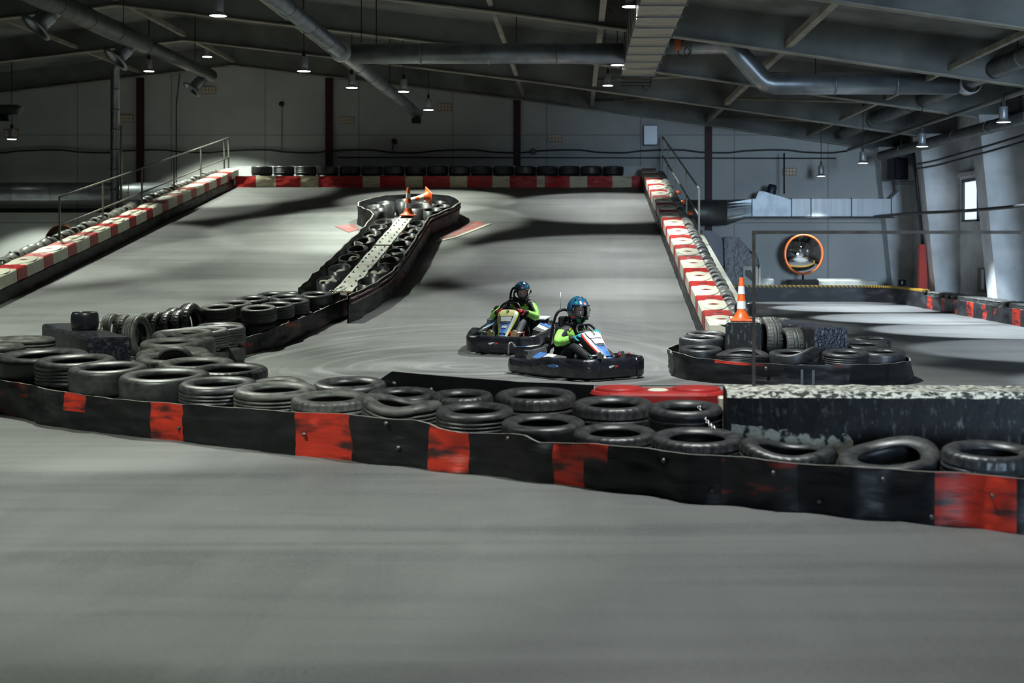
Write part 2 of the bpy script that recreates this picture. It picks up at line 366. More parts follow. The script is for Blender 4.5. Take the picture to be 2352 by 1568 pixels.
# roof frames: web and flange as one rafter per bay
def rafter(Y):
    m = MB(); xs = [-33.8 + i * (XW + .0 + 33.8) / 40 for i in range(41)] + [RIDGE_X]; xs = sorted(xs)
    low = [raft_z(x) for x in xs]; top = [roof_z(x) - .01 for x in xs]
    for y0, y1, lo, hi in ((Y - .012, Y + .012, low, top), (Y - .11, Y + .11, [z - .015 for z in low], [z + .015 for z in low])):
        vs = []; n = len(xs)
        for x, a, b in zip(xs, lo, hi): vs += [(x, y0, a), (x, y1, a), (x, y1, b), (x, y0, b)]
        fs = []
        for i in range(n - 1):
            for k in range(4): fs.append((i * 4 + k, i * 4 + (k + 1) % 4, i * 4 + 4 + (k + 1) % 4, i * 4 + 4 + k))
        m.add(vs, fs, 0 if y1 - y0 > .1 else 1)
    return m
names = {46.8: 'roof beam running along the back wall', 41: 'roof beam one bay in front of the back wall', 35: 'roof beam two bays in front of the back wall', 29: 'roof beam above the two ramp ducts', 23: 'roof beam nearest the camera at the top edge'}
for Y in (46.8, 41, 35, 29, 23): struct('roof_beam', rafter(Y), [M['beam'], M['ceiling']], names[Y].replace('nearest the camera', 'closing the view'))
# longitudinal struts between the frames
m = MB()
for i, (x, th, nm) in enumerate(((-14.4, .1, 'beyond the ridge'), (-11.3, .12, 'along the ridge'), (-7.1, .1, 'above the island cones'), (-1.75, .1, 'above the middle of the ramp'), (.5, .12, 'beside the wrapped duct'), (4.3, .14, 'above the ramp edge railing'), (7.6, .1, 'near the side wall'))):
    m = MB(); z = raft_z(x) + .16
    for ya, yb in ((23, 29), (29, 35), (35, 41), (41, 46.8)): m.box((x, (ya + yb) / 2, z), (th, yb - ya - .05, th))
    struct('roof_beam', m, M['beam'], f'roof strut running towards the back wall {nm}')
# crossed wind bracing seen between the frames on the right slope
m = MB()
for Ya, Yb in ((29, 35), (35, 41), (41, 46.8)):
    for x0, x1 in ((4.3, 9.6), (.5, 4.3)):
        m.tube([(x0, Yb, raft_z(x0) + .3), (x1, Ya, raft_z(x1) + .3)], .045, 6)
struct('roof_beam', m, M['beam'], 'slanted wind bracing under the roof above the side lane')

# tapered wall columns on the right, boxed in
cl = {41: 'wall column with the black pipe and red guard', 35: 'wall column beside the daylit window', 46.6: 'wall column in the back corner', 29: 'wall column outside the frame'}
for Y in (46.5, 41, 35, 29):
    m = MB(); a = .32 if Y < 46 else .25
    m.hexa([(10.3, Y - a, 0), (XW, Y - a, 0), (XW, Y + a + .2, 0), (10.3, Y + a + .2, 0), (9.8, Y - a, 4.95), (XW, Y - a, 4.95), (XW, Y + a + .2, 4.95), (9.8, Y + a + .2, 4.95)])
    struct('wall_column', m, M['wall_plain'], cl.get(Y, cl[46.6]))
for x, nm in ((-14.4, 'behind the stair railing'), (-8.17, 'above the first tyres of the back barrier'), (-1.97, 'in the middle of the back wall'), (4.34, 'behind the sloping stair railing')):
    m = MB(); zt_ = raft_z(x) - .02
    for dx, w_, d_ in ((0, .03, .24), (0, .24, .03), ): pass
    m.box((x, 46.86, zt_ / 2), (.23, .03, zt_)); m.box((x, 46.95, zt_ / 2), (.23, .03, zt_)); m.box((x, 46.9, zt_ / 2), (.02, .1, zt_))
    struct('wall_column', m, M['column_red'], f'dark red steel column {nm}')
# trim along the deck behind the back barrier
m = MB(); zd = zr(45.2)
m.box(((XL + XR) / 2 - .1, 46.3, zd + .30), (XR - XL + .9, .1, .60)); struct('trim_1', m, M['wall_plain'], 'pale ledge board behind the back barrier tyres')
m = MB(); m.box((-19.5, 46.85, 2.9), (12.5, .15, .14)); struct('trim_2', m, M['black_metal'], 'dark horizontal strip under the long wall duct')  # plain dark strip along the wall

# wall vents: eight tan squares each
for px, py, nm in ((480, 207, 'below the duct nozzle'), (290, 272, 'beside the upright duct'), (797, 276, 'next to the red column above the first tyres'), (1021, 246, 'beside the end of the slanting duct'), (1275, 317, 'above the wall spool'), (1813, 394, 'behind the hanging lamp of the side lane'), (26, 306, 'behind the lamp over the parked kart')):
    c = P(px, py, 46.98); m = MB(); m.box((c.x, 46.985, c.z), (.47, .03, .25))
    v = m.build('wall_vent', M['vent_frame']); tag(v, f'grid of tan vent blocks {nm}', 'vent', 'vent grids on the back wall')
    m = MB()
    for i in range(4):
        for j in range(2): m.box((c.x - .165 + i * .11, 46.96, c.z - .055 + j * .11), (.09, .03, .09))
    m.build('vent_block', M['wall_vent'], v)

# ================================================================== TYRES
def tyre_profile(kind):
    k = 1.0
    pts = []
    def o(r, z): pts.append((r, z))
    o(.97, .07); 
    if kind == 'groove':
        o(1.0, .16)
        for zc in (.30, .44, .56, .70): o(1.0, zc - .022); o(.986, zc - .015); o(.986, zc + .015); o(1.0, zc + .022)
        o(1.0, .84)
    elif kind == 'slick':
        o(.995, .14); o(1.0, .25); o(1.0, .5); o(1.0, .75); o(.995, .86)
    else:
        o(1.0, .16); o(1.0, .34); o(1.0, .36); o(.965, .37); o(.965, .41); o(1.0, .42); o(1.0, .58); o(.965, .59); o(.965, .63); o(1.0, .64); o(1.0, .66); o(1.0, .84)
    o(.97, .93); o(.915, .985); o(.83, 1.0); o(.74, .985); o(.665, .94); o(.615, .86); o(.60, .80); o(.625, .765); o(.70, .77); o(.86, .74); o(.93, .6); o(.94, .5); o(.93, .4); o(.86, .26); o(.70, .23); o(.625, .235)
    o(.60, .2); o(.615, .14); o(.665, .06); o(.74, .015); o(.83, 0); o(.915, .015)
    return pts
TY = {}
def tyre_mesh(kind, mt, warp=None):
    key = (kind, mt, warp)
    if key in TY: return TY[key]
    prof = tyre_profile(kind); n = 96 if kind == 'lug' else 56
    fn = None
    if kind == 'lug':
        def fn(i, a, r, z):
            k = int(round(a / (2 * PI) * 96))
            if r > .955 and (z < .35 or z > .65) and (k % 3 == 0): r -= .035
            return r, z
    m = MB(); m.lathe(prof, n, 0, True, fn=fn)
    if warp:
        nv = []
        for x, y, z in m.v:
            a = math.atan2(y, x); r = math.hypot(x, y)
            if warp == 'saddle': z += .42 * r * r * math.cos(2 * a) + .25 * r
            elif warp == 'lift': z += .45 * max(0, math.cos(a - .7)) ** 2 * r - .22 * max(0, -math.cos(a - .55)) * r
            elif warp == 'fold': z = z * .8 + .55 * max(0, math.cos(a + .7)) ** 3 * r; 
            elif warp == 'flat': z = z * .75 - .12 * math.cos(2 * a + .5) * r; x *= 1.06
            elif warp == 'dip': z += -.3 * max(0, math.cos(a - .5)) * r + .15 * math.cos(2 * a) * r
            nv.append((x, y, z))
        m.v = nv
    me = m.mesh('tyre_' + kind, M[mt]); TY[key] = me; return me
def tyre(c, R, Ht, label, group, kind='groove', mt='rubber', warp=None, rot=None, name='tyre', cat='tyre', spin=None, lean=0.0):
    """c = centre of the tyre's underside (or, with rot, of the whole tyre)"""
    o = link(name, tyre_mesh(kind, mt, warp)); tag(o, label, cat, group)
    S = Matrix.Diagonal((R, R, Ht, 1)); sp = Matrix.Rotation(random.uniform(0, 6.28) if spin is None else spin, 4, 'Z')
    if rot is None: o.matrix_world = Matrix.Translation(c) @ Matrix.Rotation(lean, 4, 'X') @ sp @ S
    else: o.matrix_world = Matrix.Translation(c) @ rot @ sp @ Matrix.Translation((0, 0, -Ht / 2)) @ S
    return o
def tilt(ax=0, ay=0, az=0): return Matrix.Rotation(az, 4, 'Z') @ Matrix.Rotation(ay, 4, 'Y') @ Matrix.Rotation(ax, 4, 'X')

# ---- belts of conveyor rubber
def interp(tab, x):
    if x <= tab[0][0]: (a, b), (c, d) = tab[0], tab[1]
    else:
        for (a, b), (c, d) in zip(tab[:-1], tab[1:]):
            if x <= c: break
    return b + (d - b) * (x - a) / (c - a)
def belt_mesh(st, patches, thick=.02, wav=.012, seed=0, closed=False):
    """st: stations (t, x, y, z0, h); patches: (t0, t1, u0, u1, material index)"""
    m = MB(); n = len(st); NR = 8; rows_f = []; rows_b = []
    for i, (t, x, y, z0, h) in enumerate(st):
        a = st[(i - 1) % n] if closed else st[max(i - 1, 0)]; b = st[(i + 1) % n] if closed else st[min(i + 1, n - 1)]
        d = Vector((b[1] - a[1], b[2] - a[2])); d = d.normalized() if d.length > 0 else Vector((1, 0)); nx, ny = d.y, -d.x
        rf = []; rb = []
        for j in range(NR + 1):
            u = j / NR; w = wav * noise.noise((x * 2.3 + seed, y * 2.3, u * 1.6)) * 2.2 + wav * .8 * noise.noise((x * 7 + seed, y * 7, u * 5))
            zz = z0 + h * u + (wav * .7 * noise.noise((x * 3.1, y * 3.1, seed + 5)) if j == NR else 0)
            rf.append((x + nx * w, y + ny * w, zz)); rb.append((x + nx * (w - thick), y + ny * (w - thick), zz))
        rows_f.append(rf); rows_b.append(rb)
    def mi(i, j):
        t = (st[i][0] + st[(i + 1) % n][0]) / 2; u = (j + .5) / NR
        for (t0, t1, u0, u1, k) in patches:
            if t0 <= t <= t1 and u0 <= u <= u1: return k
        return 0
    if closed: rows_f.append(rows_f[0]); rows_b.append(rows_b[0])
    m.grid(rows_f, mi); m.grid([r[::-1] for r in rows_b], 0)
    m.grid([[a[-1], b[-1]] for a, b in zip(rows_f, rows_b)], 3, False)
    return m
BELT_M = lambda: [M['belt'], M['belt_red'], M['belt_red_faint'], M['belt_edge']]
def bolts_on(parent, pts, r=.014):
    for p, nrm in pts:
        m = MB(); q = Vector((0, 0, 1)).rotation_difference(Vector(nrm)).to_matrix().to_4x4(); q = Matrix.Translation(p) @ q
        m.lathe([(0, .012), (r * .8, .011), (r, .004), (r * 1.5, .003), (r * 1.5, -.01)], 8, M=q); m.build('bolt', M['bolt'], parent)

# ================================================================== NEAR BARRIER
BB = [(-260, 925), (-60, 948), (0, 955), (155, 985), (413, 1014), (600, 1036), (800, 1059), (1000, 1080), (1193, 1102), (1400, 1127), (1580, 1152), (1800, 1172), (2000, 1192), (2200, 1208), (2400, 1228), (2700, 1262)]
BT = [(-260, 840), (0, 873), (84, 887), (145, 900), (241, 914), (348, 921), (500, 935), (675, 945), (800, 952), (980, 971), (1035, 990), (1062, 996), (1176, 996), (1205, 1000), (1238, 1016), (1365, 1018), (1503, 1033), (1580, 1042), (1793, 1059), (2144, 1083), (2352, 1096), (2700, 1125)]
st = []
px = -240
while px <= 2640:
    yb = interp(BB, px); yt = interp(BT, px); Y = F * H / (yb - VY)
    Y += .03 * math.sin(px * .034 + 1.0) + (.10 if px < 84 else 0)
    st.append((px, X_(px, Y), Y, 0.0, H - (yt - VY) / F * Y)); px += 7
patches = [(148, 196, .45, 1, 1), (350, 418, 0, 1, 1), (675, 800, 0, 1, 1), (985, 1075, 0, 1, 1), (1272, 1345, 0, 1, 1), (1345, 1400, .6, 1, 1), (1660, 1830, .0, 1, 2), (2147, 2338, 0, 1, 1), (0, 60, 0, 1, 2)]
front_belt = belt_mesh(st, patches, .022, .02, 3.0).build('barrier_belt', BELT_M())
tag(front_belt, 'long black rubber belt with worn red patches along the near tyre barrier', 'barrier belt')
bp = []
for px, u in ((412, .35), (700, .5), (890, .9), (915, .4), (1165, .9), (1525, .8), (1638, .3), (1880, .25), (1774, .75), (2026, .78), (2283, .62), (2140, .15), (1330, .8)):
    s = min(st, key=lambda q: abs(q[0] - px)); bp.append((Vector((s[1], s[2] - .012, s[4] * u)), (0, -1, .15)))
bolts_on(front_belt, bp, .012)

FT = [  # px centre, px width, px top of far rim, centre depth, kind, material, warp, look
 (55, 210, 804, 15.25, 'slick', 'rubber', None, 'wide black tyre half cut by the frame edge'),
 (136, 186, 816, 14.62, 'groove', 'rubber', None, 'tall smooth black tyre above a faint red smear'),
 (218, 184, 833, 14.0, 'slick', 'rubber', None, 'tall black tyre above the small half-height red patch'),
 (342, 212, 849, 13.55, 'slick', 'rubber', None, 'very wide black tyre above the narrow red patch'),
 (458, 184, 868, 13.1, 'groove', 'rubber', None, 'black tyre just past the narrow red patch'),
 (593, 196, 880, 12.72, 'groove', 'rubber_dusty', None, 'dusty ribbed tyre before the broad red patch'),
 (748, 189, 900, 12.32, 'lug', 'rubber_dusty', None, 'dusty tyre above the broad red patch'),
 (916, 190, 904, 11.9, 'groove', 'rubber_dusty', 'dip', 'dipped greyish tyre past the broad red patch'),
 (1073, 186, 927, 11.42, 'groove', 'rubber', None, 'ribbed black tyre above the sagging red patch'),
 (1224, 200, 954, 11.1, 'slick', 'rubber', None, 'smooth black tyre sunk low in the belt'),
 (1393, 200, 977, 10.72, 'lug', 'rubber', None, 'black tyre beside the torn red patch'),
 (1573, 220, 986, 10.28, 'lug', 'rubber', None, 'black tyre under the steel chain'),
 (1795, 228, 1006, 9.92, 'lug', 'rubber', 'dip', 'tilted tyre against the scuffed base of the concrete block'),
 (2040, 240, 1036, 9.62, 'slick', 'rubber', 'lift', 'buckled tyre with one side raised'),
 (2272, 224, 1016, 9.36, 'lug', 'rubber', None, 'block-tread tyre above the large red patch'),
 (2500, 224, 1032, 9.1, 'groove', 'rubber', None, 'tyre past the large red patch, outside the frame')]
BTY = [
 (405, 184, 809, 16.05, 'lug', 'rubber_dusty', None, 'open-centred tread tyre in front of the black block'),
 (452, 178, 823, 15.2, 'lug', 'rubber_dusty', None, 'half-covered tyre behind the very wide front tyre'),
 (527, 180, 837, 14.5, 'lug', 'rubber', None, 'shiny wet-looking tyre behind the narrow red patch'),
 (617, 172, 860, 13.85, 'lug', 'rubber_dusty', 'flat', 'flattened crumpled tyre at the bend of the barrier'),
 (788, 172, 868, 13.2, 'groove', 'rubber', None, 'wide open tyre next to the black corner board'),
 (920, 168, 892, 12.75, 'slick', 'rubber', None, 'tyre right behind the dipped greyish tyre'),
 (1060, 150, 896, 12.4, 'lug', 'rubber', None, 'low tyre in front of the black corner board'),
 (1228, 194, 893, 11.98, 'lug', 'rubber', None, 'lug-tread tyre under the nearer kart'),
 (1386, 196, 913, 11.5, 'lug', 'rubber', None, 'tall block-tread tyre before the red plastic barrier'),
 (1568, 176, 922, 11.05, 'groove', 'rubber', None, 'three-ribbed tyre holding the steel chain')]
def near_pt(p, line):
    best = None
    for a, c in zip(line[:-1], line[1:]):
        d = c - a; t = max(0, min(1, (p - a).dot(d) / max(d.length_squared, 1e-9))); q = a + d * t
        if best is None or (p - q).length < best[0]: best = ((p - q).length, q)
    return best
def relax(items, lines, gap=.05, it=60):
    """items: [x, y, R]; slide discs apart and off the belts so that no tyre runs through another"""
    for _ in range(it):
        for i in range(len(items)):
            for j in range(i + 1, len(items)):
                a, c = items[i], items[j]; d = Vector((a[0] - c[0], a[1] - c[1])); o = a[2] + c[2] + .006 - d.length
                if o > 0: d = d.normalized() * (o / 2); a[0] += d.x; a[1] += d.y; c[0] -= d.x; c[1] -= d.y
        for a in items:
            for ln in lines:
                ln, gp = ln if isinstance(ln, tuple) else (ln, gap)
                p = Vector((a[0], a[1])); ds, q = near_pt(p, ln)
                if ds < a[2] + gp:
                    n_ = (p - q).normalized()
                    if n_.length == 0: n_ = Vector((0, 1))
                    p = q + n_ * (a[2] + gp); a[0], a[1] = p.x, p.y
    return items
front_line = [Vector((s[1], s[2])) for s in st]
its = relax([[X_(px, Y), Y, w / F * Y / 2 * .97] for px, w, yt, Y, *_ in FT + BTY], [front_line])
for i, (px, w, yt, Y, kd, mt, wp, look) in enumerate(FT + BTY):
    x, Y, R = its[i]; fr = i < len(FT); row = 'front' if fr else 'rear'
    ztop = min(.72, max(.38, H - (yt - VY) / F * (Y + R * .85))); hh = min(.27, max(.17, ztop * .48))
    tyre((x, Y, ztop - hh), R, hh, f'{look}, {row} row of near barrier', f'{row} row of the near tyre barrier', kd, mt, wp, spin=0.0 if wp else None, lean=.075)
    tyre((x, Y, 0), R * .97, ztop - hh - .03, 'black tyre at the bottom of the near barrier stacks behind the belt', 'bottom tyres of the near barrier', 'slick', 'rubber')

# inner tube scrap standing in the open-centred tyre
m = MB(); c = Vector((X_(411, 15.9), 15.75, .50)); m.tube([c + Vector((.16 * math.cos(a), 0, .12 * math.sin(a) + .0)) for a in [i * PI / 10 for i in range(11)]], .055, 8)
o = m.build('tyre_offcut', M['rubber_dusty']); tag(o, 'bent offcut of rubber standing inside the open-centred tyre', 'tyre offcut')

# black corner board behind the rear row
tab = [(862, 878, 13.36), (900, 853, 13.3), (1000, 862, 13.05), (1060, 867, 12.9), (1193, 877, 12.6), (1300, 881, 12.35), (1362, 884, 12.22)]
st = []
for k in range(len(tab) - 1):
    for q in range(8):
        f = q / 8; px, yt, Y = [tab[k][j] + (tab[k + 1][j] - tab[k][j]) * f for j in range(3)]
        st.append((px, X_(px, Y), Y, 0, H - (yt - VY) / F * Y))
st.append((tab[-1][0], X_(tab[-1][0], tab[-1][2]), tab[-1][2], 0, H - (tab[-1][1] - VY) / F * tab[-1][2]))
o = belt_mesh(st, [], .02, .006, 9.0).build('barrier_belt', [M['black_plastic'], M['belt_red'], M['belt_red_faint'], M['black_plastic']])
tag(o, 'plain black board with slanted end on the inner edge of the near barrier', 'barrier belt')
bolts_on(o, [(Vector((X_(905, 13.25), 13.24, .50)), (0, -1, .1)), (Vector((X_(990, 13.0), 12.99, .47)), (0, -1, .1))], .014)

# red plastic barrier
def plastic_module(L, W, hh, mt_body, holes=True):
    b = MB(); poly = []
    for k in range(13): a = -PI / 2 + PI * k / 12; poly.append((L / 2 - W / 2 + W / 2 * math.cos(a), W / 2 * math.sin(a)))
    for k in range(13): a = PI / 2 + PI * k / 12; poly.append((-L / 2 + W / 2 + W / 2 * math.cos(a), W / 2 * math.sin(a)))
    sc_ = lambda f: [(x - math.copysign(min(abs(x), f), x) if abs(x) > L / 2 - W / 2 else x, y * (1 - 2 * f / W)) for x, y in poly]
    r0 = [(x, y, 0) for x, y in poly]; r1 = [(x, y, hh - .03) for x, y in poly]; r2 = [(x, y, hh - .008) for x, y in sc_(.012)]; r3 = [(x, y, hh) for x, y in sc_(.035)]
    b.grid([[r[i] for i in range(len(poly))] for r in (r0, r1, r2, r3)], 0, False, True)
    b.add(r3, [tuple(range(len(poly)))], 0)
    return b
c0 = (X_(1355, 12.05) + X_(1668, 12.05)) / 2; Lr = X_(1668, 12.05) - X_(1355, 12.05)
red = empty('plastic_barrier', (c0, 12.1, 0), -.03, 'red plastic barrier module lying behind the near tyres', 'plastic barrier')
plastic_module(Lr, .46, .56, 0).build('barrier_body', M['pad_red'], red)
for sx in (-1, 1):
    m = MB(); m.lathe([(0, .585), (.19, .585), (.205, .578), (.205, .55)], 28, M=Matrix.Translation((sx * (Lr / 2 - .25), 0, 0))); m.build('round_boss', M['pad_red'], red)
m = MB(); m.lathe([(0, .562), (.06, .562), (.075, .572), (.09, .562)], 20, M=Matrix.Translation((0, -.05, 0))); m.build('filler_cap', M['pad_white'], red)
m = MB(); m.box((X_(1664, 11.75), 11.78, .27), (.1, .12, .54), 0, 0, 1, .015)
o = m.build('plastic_post', M['pad_white']); tag(o, 'short cream plastic end piece between the red barrier and the concrete block', 'plastic post')

# black concrete block with worn white top
b0x, b1x = 1.12, 4.2
cb = empty('concrete_block', (b0x, 10.6, 0), -.045, 'long black concrete block with chipped white top edge', 'concrete block')
m = MB(); nx = 40; L = b1x - b0x
rows = []
for (y, z) in ((0, 0), (0, .34), (.0, .655), (.035, .70), (.5, .705), (.53, .67), (.55, 0)):
    rows.append([(L * i / nx, y + .012 * noise.noise((i * .7, y * 9, z * 9)), max(0, z + (.010 * noise.noise((i * .9, y * 7, z * 5)) if z > .2 else 0))) for i in range(nx + 1)])
m.grid(rows, lambda i, j: 1 if i in (2, 3, 4) else 0, False)
m.add([rows[k][0] for k in range(7)], [tuple(range(7))], 0); m.add([rows[k][-1] for k in range(7)], [tuple(range(6, -1, -1))], 0)
m.build('block_body', [M['concrete_black'], M['concrete_worn']], cb)
m = MB(); rows = [[(.02 + .95 * i / 20, -.006 - .0, .12), ] for i in range(21)]
m = MB(); m.grid([[(.03 + .9 * i / 24, -.008, .05 + 0 * i) for i in range(25)], [(.03 + .9 * i / 24, -.008, .46 + .05 * noise.noise((i * .6, 2, 1)) - .09 * (i / 24)) for i in range(25)]], 0, False)
m.build('scuffed_patch', M['scuff'], cb)

# chain from the tyre to the block
ch = empty('steel_chain', (0, 0, 0), 0, 'short bright steel chain hanging from the three-ribbed tyre', 'chain')
a, b = P(1604, 931, 10.95), P(1643, 984, 10.56); nL = 12
for i in range(nL):
    f = (i + .5) / nL; c = a.lerp(b, f) + Vector((0, 0, -.03 * math.sin(PI * f))); d = (b - a).normalized(); u = d.orthogonal().normalized(); w = d.cross(u)
    if i % 2: u, w = w, -u
    m = MB(); m.tube([c + d * (.013 * math.cos(t) * 1.5) + u * (.012 * math.sin(t)) for t in [k * PI / 6 for k in range(12)]], .0045, 6, closed=True); m.build('link', M['chain'], ch)

# thin metal gate frame standing on the block
g = empty('gate_frame', (X_(1735, 11.0), 11.0, 0), 0, 'thin rusty metal frame standing on the concrete block', 'metal frame')
m = MB(); m.box((-.012, 0, .70 + .6), (.024, .024, 1.2)); m.build('post', M['rust'], g)
m = MB(); m.box((1.3, 0, 1.89), (2.65, .026, .026)); m.build('top_rail', M['rust'], g)
# ================================================================== LEFT END OF THE NEAR ISLAND
def zt_px(yt, Y, R): return H - (yt - VY) / F * (Y + R * .85)
LT = [ # px centre, width px, top, Y, kind, mat, warp, look
 (398, 168, 799, 16.9, 'slick', 'rubber_dusty', None, 'low wide tyre behind the open-centred tread tyre'),
 (397, 148, 777, 17.75, 'slick', 'rubber_dusty', None, 'grey wide-mouthed tyre beside the black block'),
 (427, 138, 764, 18.6, 'slick', 'rubber_dusty', 'dip', 'tilted buckled grey tyre behind the wide-mouthed one'),
 (421, 140, 757, 19.45, 'slick', 'rubber_dusty', None, 'smooth grey tyre at the foot of the upright tyres'),
 (463, 128, 752, 20.3, 'groove', 'rubber_dusty', None, 'grey tyre at the low end of the ramp belt'),
 (508, 115, 747, 21.1, 'groove', 'rubber', None, 'bluish tyre above the frayed belt end'),
 (553, 112, 742, 21.9, 'groove', 'rubber', None, 'bluish tyre next to the two-high tyre cluster')]
UT = [
 (502, 84, 701, 23.3, 'groove', 'greenish ribbed tyre at the near corner of the cluster'),
 (540, 80, 692, 23.85, 'groove', 'second tyre of the outer line behind the greenish one'),
 (584, 80, 682, 24.4, 'lug', 'third tyre of the outer line in the cluster'),
 (627, 80, 673, 24.95, 'groove', 'fourth tyre of the outer line near the chain'),
 (672, 70, 672, 25.5, 'slick', 'last tyre of the outer line under the chain'),
 (617, 88, 703, 22.75, 'lug', 'fine-tread tyre leading the belt-side line of the cluster'),
 (653, 84, 696, 23.3, 'groove', 'four-groove tyre second in the belt-side line'),
 (683, 80, 687, 23.85, 'groove', 'third tyre of the belt-side line'),
 (711, 75, 678, 24.4, 'slick', 'bluish tyre fourth in the belt-side line'),
 (741, 72, 672, 24.95, 'slick', 'bluish tyre ending the belt-side line at the pink ribbing')]
# upright tyres, leaning in a row
SX = [
 (258, 22.9, 720, .56, .22, 'rubber_dusty', 'groove', 'pale upright tyre at the far end by the beige hose'),
 (286, 22.5, 722, .58, .22, 'rubber_dusty', 'lug', 'second upright tyre with a pale tread'),
 (314, 21.6, 724, .62, .28, 'rubber_dusty', 'groove', 'front upright tyre with three shiny ribs'),
 (341, 22.1, 718, .60, .20, 'rubber_dusty', 'slick', 'upright tyre leaning behind the three-ribbed one'),
 (364, 22.3, 716, .60, .20, 'rubber_dusty', 'lug', 'shiny upright tyre in the middle of the leaning row'),
 (388, 22.45, 714, .60, .20, 'rubber', 'lug', 'upright tyre with fine cross tread next to the middle one'),
 (413, 22.6, 711, .61, .22, 'rubber', 'lug', 'dark upright tyre second from the tallest'),
 (438, 22.8, 696, .74, .26, 'rubber', 'lug', 'tallest upright tyre with wavy tread'),
 (402, 23.2, 706, .64, .22, 'rubber', 'lug', 'upright tyre half hidden behind the tallest one')]
for px, Y, yt, D, w, mt, kd, look in SX:
    zt_ = H - (yt - VY) / F * Y; x = X_(px, Y)
    tyre((x, Y, zt_ - D / 2), D / 2, w * .74, f'{look}, standing on its tread', 'upright tyres leaning in a row', kd, mt, None, tilt(0, PI / 2 - .06, random.uniform(-.26, -.12)))
for px, w, yt, Y, look in ((48, 150, 770, 17.9, 'brown dusty tyre behind the black block'), (-22, 150, 786, 17.0, 'brown dusty tyre cut by the frame edge')):
    R = w / F * Y / 2; zt_ = zt_px(yt, Y, R)
    tyre((X_(px, Y), Y, zt_ - .26), R, .26, look + ', top of its stack', 'dusty tyres behind the block', 'groove', 'rubber_dusty')
    tyre((X_(px, Y), Y, 0), R, zt_ - .265, 'dusty tyre at the base of the stacks behind the block', 'dusty tyres behind the block', 'groove', 'rubber_dusty')
# black block with the slick on it
def rough_block(name, p_near, p_far, w, z0, z1, mats, label, seed=0, cat='concrete block'):
    """long block from near end to far end (x, y), width to the left of its axis"""
    p0 = Vector((*p_near, 0)); p1 = Vector((*p_far, 0)); ax = (p1 - p0); L = ax.length; rz = math.atan2(ax.y, ax.x)
    o = empty(name, (p0.x, p0.y, 0), rz, label, cat); m = MB(); n = 14
    prof = [(-w / 2, z0), (-w / 2, z1 - .03), (-w / 2 + .03, z1), (0, z1 + .004), (w / 2 - .03, z1), (w / 2, z1 - .03), (w / 2, z0)]
    rows = [[(L * i / n, y + .012 * noise.noise((i * .8 + seed, y * 5, z * 5)), z + (.012 * noise.noise((i * 1.1, y * 6, z * 3 + seed)) if z > z0 + .01 else 0)) for i in range(n + 1)] for y, z in prof]
    m.grid(rows, lambda i, j: 1 if i in (1, 2, 3, 4) else 0, False)
    m.add([r[0] for r in rows], [tuple(range(7))], 2); m.add([r[-1] for r in rows], [tuple(range(6, -1, -1))], 0)
    m.build('block_body', mats, o); return o
rough_block('concrete_block', (-5.93, 18.05), (-7.75, 21.35), .54, 0, .61, [M['concrete_black'], M['concrete_shiny'], M['concrete_shiny']], 'short black concrete block with glossy top at the bend of the tyre island', 3)
def slick_tyre(c, R, w, label):
    o = empty('slick_tyre', c, 0, label, 'kart tyre')
    m = MB(); m.lathe([(.42 * R, .02), (.5 * R, .0), (.86 * R, .0), (.96 * R, .03), (R, .08), (R, w - .08), (.96 * R, w - .03), (.86 * R, w), (.5 * R, w), (.42 * R, w - .02)], 40); m.build('tread', M['rubber_new'], o)
    m = MB(); m.lathe([(0, w * .6), (.3 * R, w * .6), (.43 * R, w - .02), (.43 * R, .02), (0, .02)], 24); m.build('hub', M['black_metal'], o)
    return o
slick_tyre((-6.78, 19.6, .615), .185, .25, 'fat smooth black kart tyre standing on the glossy black block')
m = MB(); c = P(221, 744, 22.3); m.tube([c + Vector((.09 * math.cos(a), .0, .11 * math.sin(a) - .05)) for a in [i * PI / 8 for i in range(9)]], .012, 8)
m.tube([c + Vector((.09, 0, -.05)), c + Vector((.09, 0, -.5))], .012, 8); m.tube([c + Vector((-.09, 0, -.05)), c + Vector((-.09, 0, -.5))], .012, 8); 
o = m.build('hose', mat('beige_hose', (.42, .38, .26), .7)); tag(o, 'beige looped hose sticking up behind the black block', 'hose')

# ================================================================== BELT UP THE RAMP AND THE ISLAND WALL
BA = [(494, 828), (520, 834), (560, 830), (650, 800), (760, 745), (800, 728)]
BAT = [(494, 800), (505, 790), (600, 765), (700, 727), (780, 692), (802, 683)]
def ramp_pt(px, py):
    Y = F * (SL * Y0 + H) / (py - 35); 
    for _ in range(6): Y = F * (H - zr(Y)) / (py - VY) if py > 700 else Y
    return Y
st = []; px = 494
while px <= 800:
    yb = interp(BA, px); Y = F * (SL * Y0 + H) / (yb - 35)
    if yb > 790: Y = min(Y, F * H / (yb - VY)) * .5 + .5 * Y
    st.append((px, X_(px, Y), Y, max(0, zr(Y) - .03), max(.2, H - (interp(BAT, px) - VY) / F * Y - zr(Y) + .03))); px += 4
o = belt_mesh(st, [(545, 580, 0, .9, 2), (600, 625, 0, 1, 2), (660, 690, .2, 1, 2), (730, 750, 0, 1, 2), (785, 800, 0, 1, 2)], .02, .02, 1.0).build('barrier_belt', BELT_M())
tag(o, 'dark belt with faded red blotches rising beside the two-high tyre cluster', 'barrier belt')
BAL = [Vector((s[1], s[2])) for s in st]
its = relax([[X_(px, Y), Y, w / F * Y / 2 * .97] for px, w, yt, Y, *_ in LT] + [[X_(px, Y), Y, min(.285, w / F * Y / 2)] for px, w, yt, Y, *_ in UT], [BAL, [Vector((-4.98, 25.32)), Vector((-4.45, 25.05))], [Vector((-3.92, 24.55)), Vector((-3.66, 25.7))]], .05)
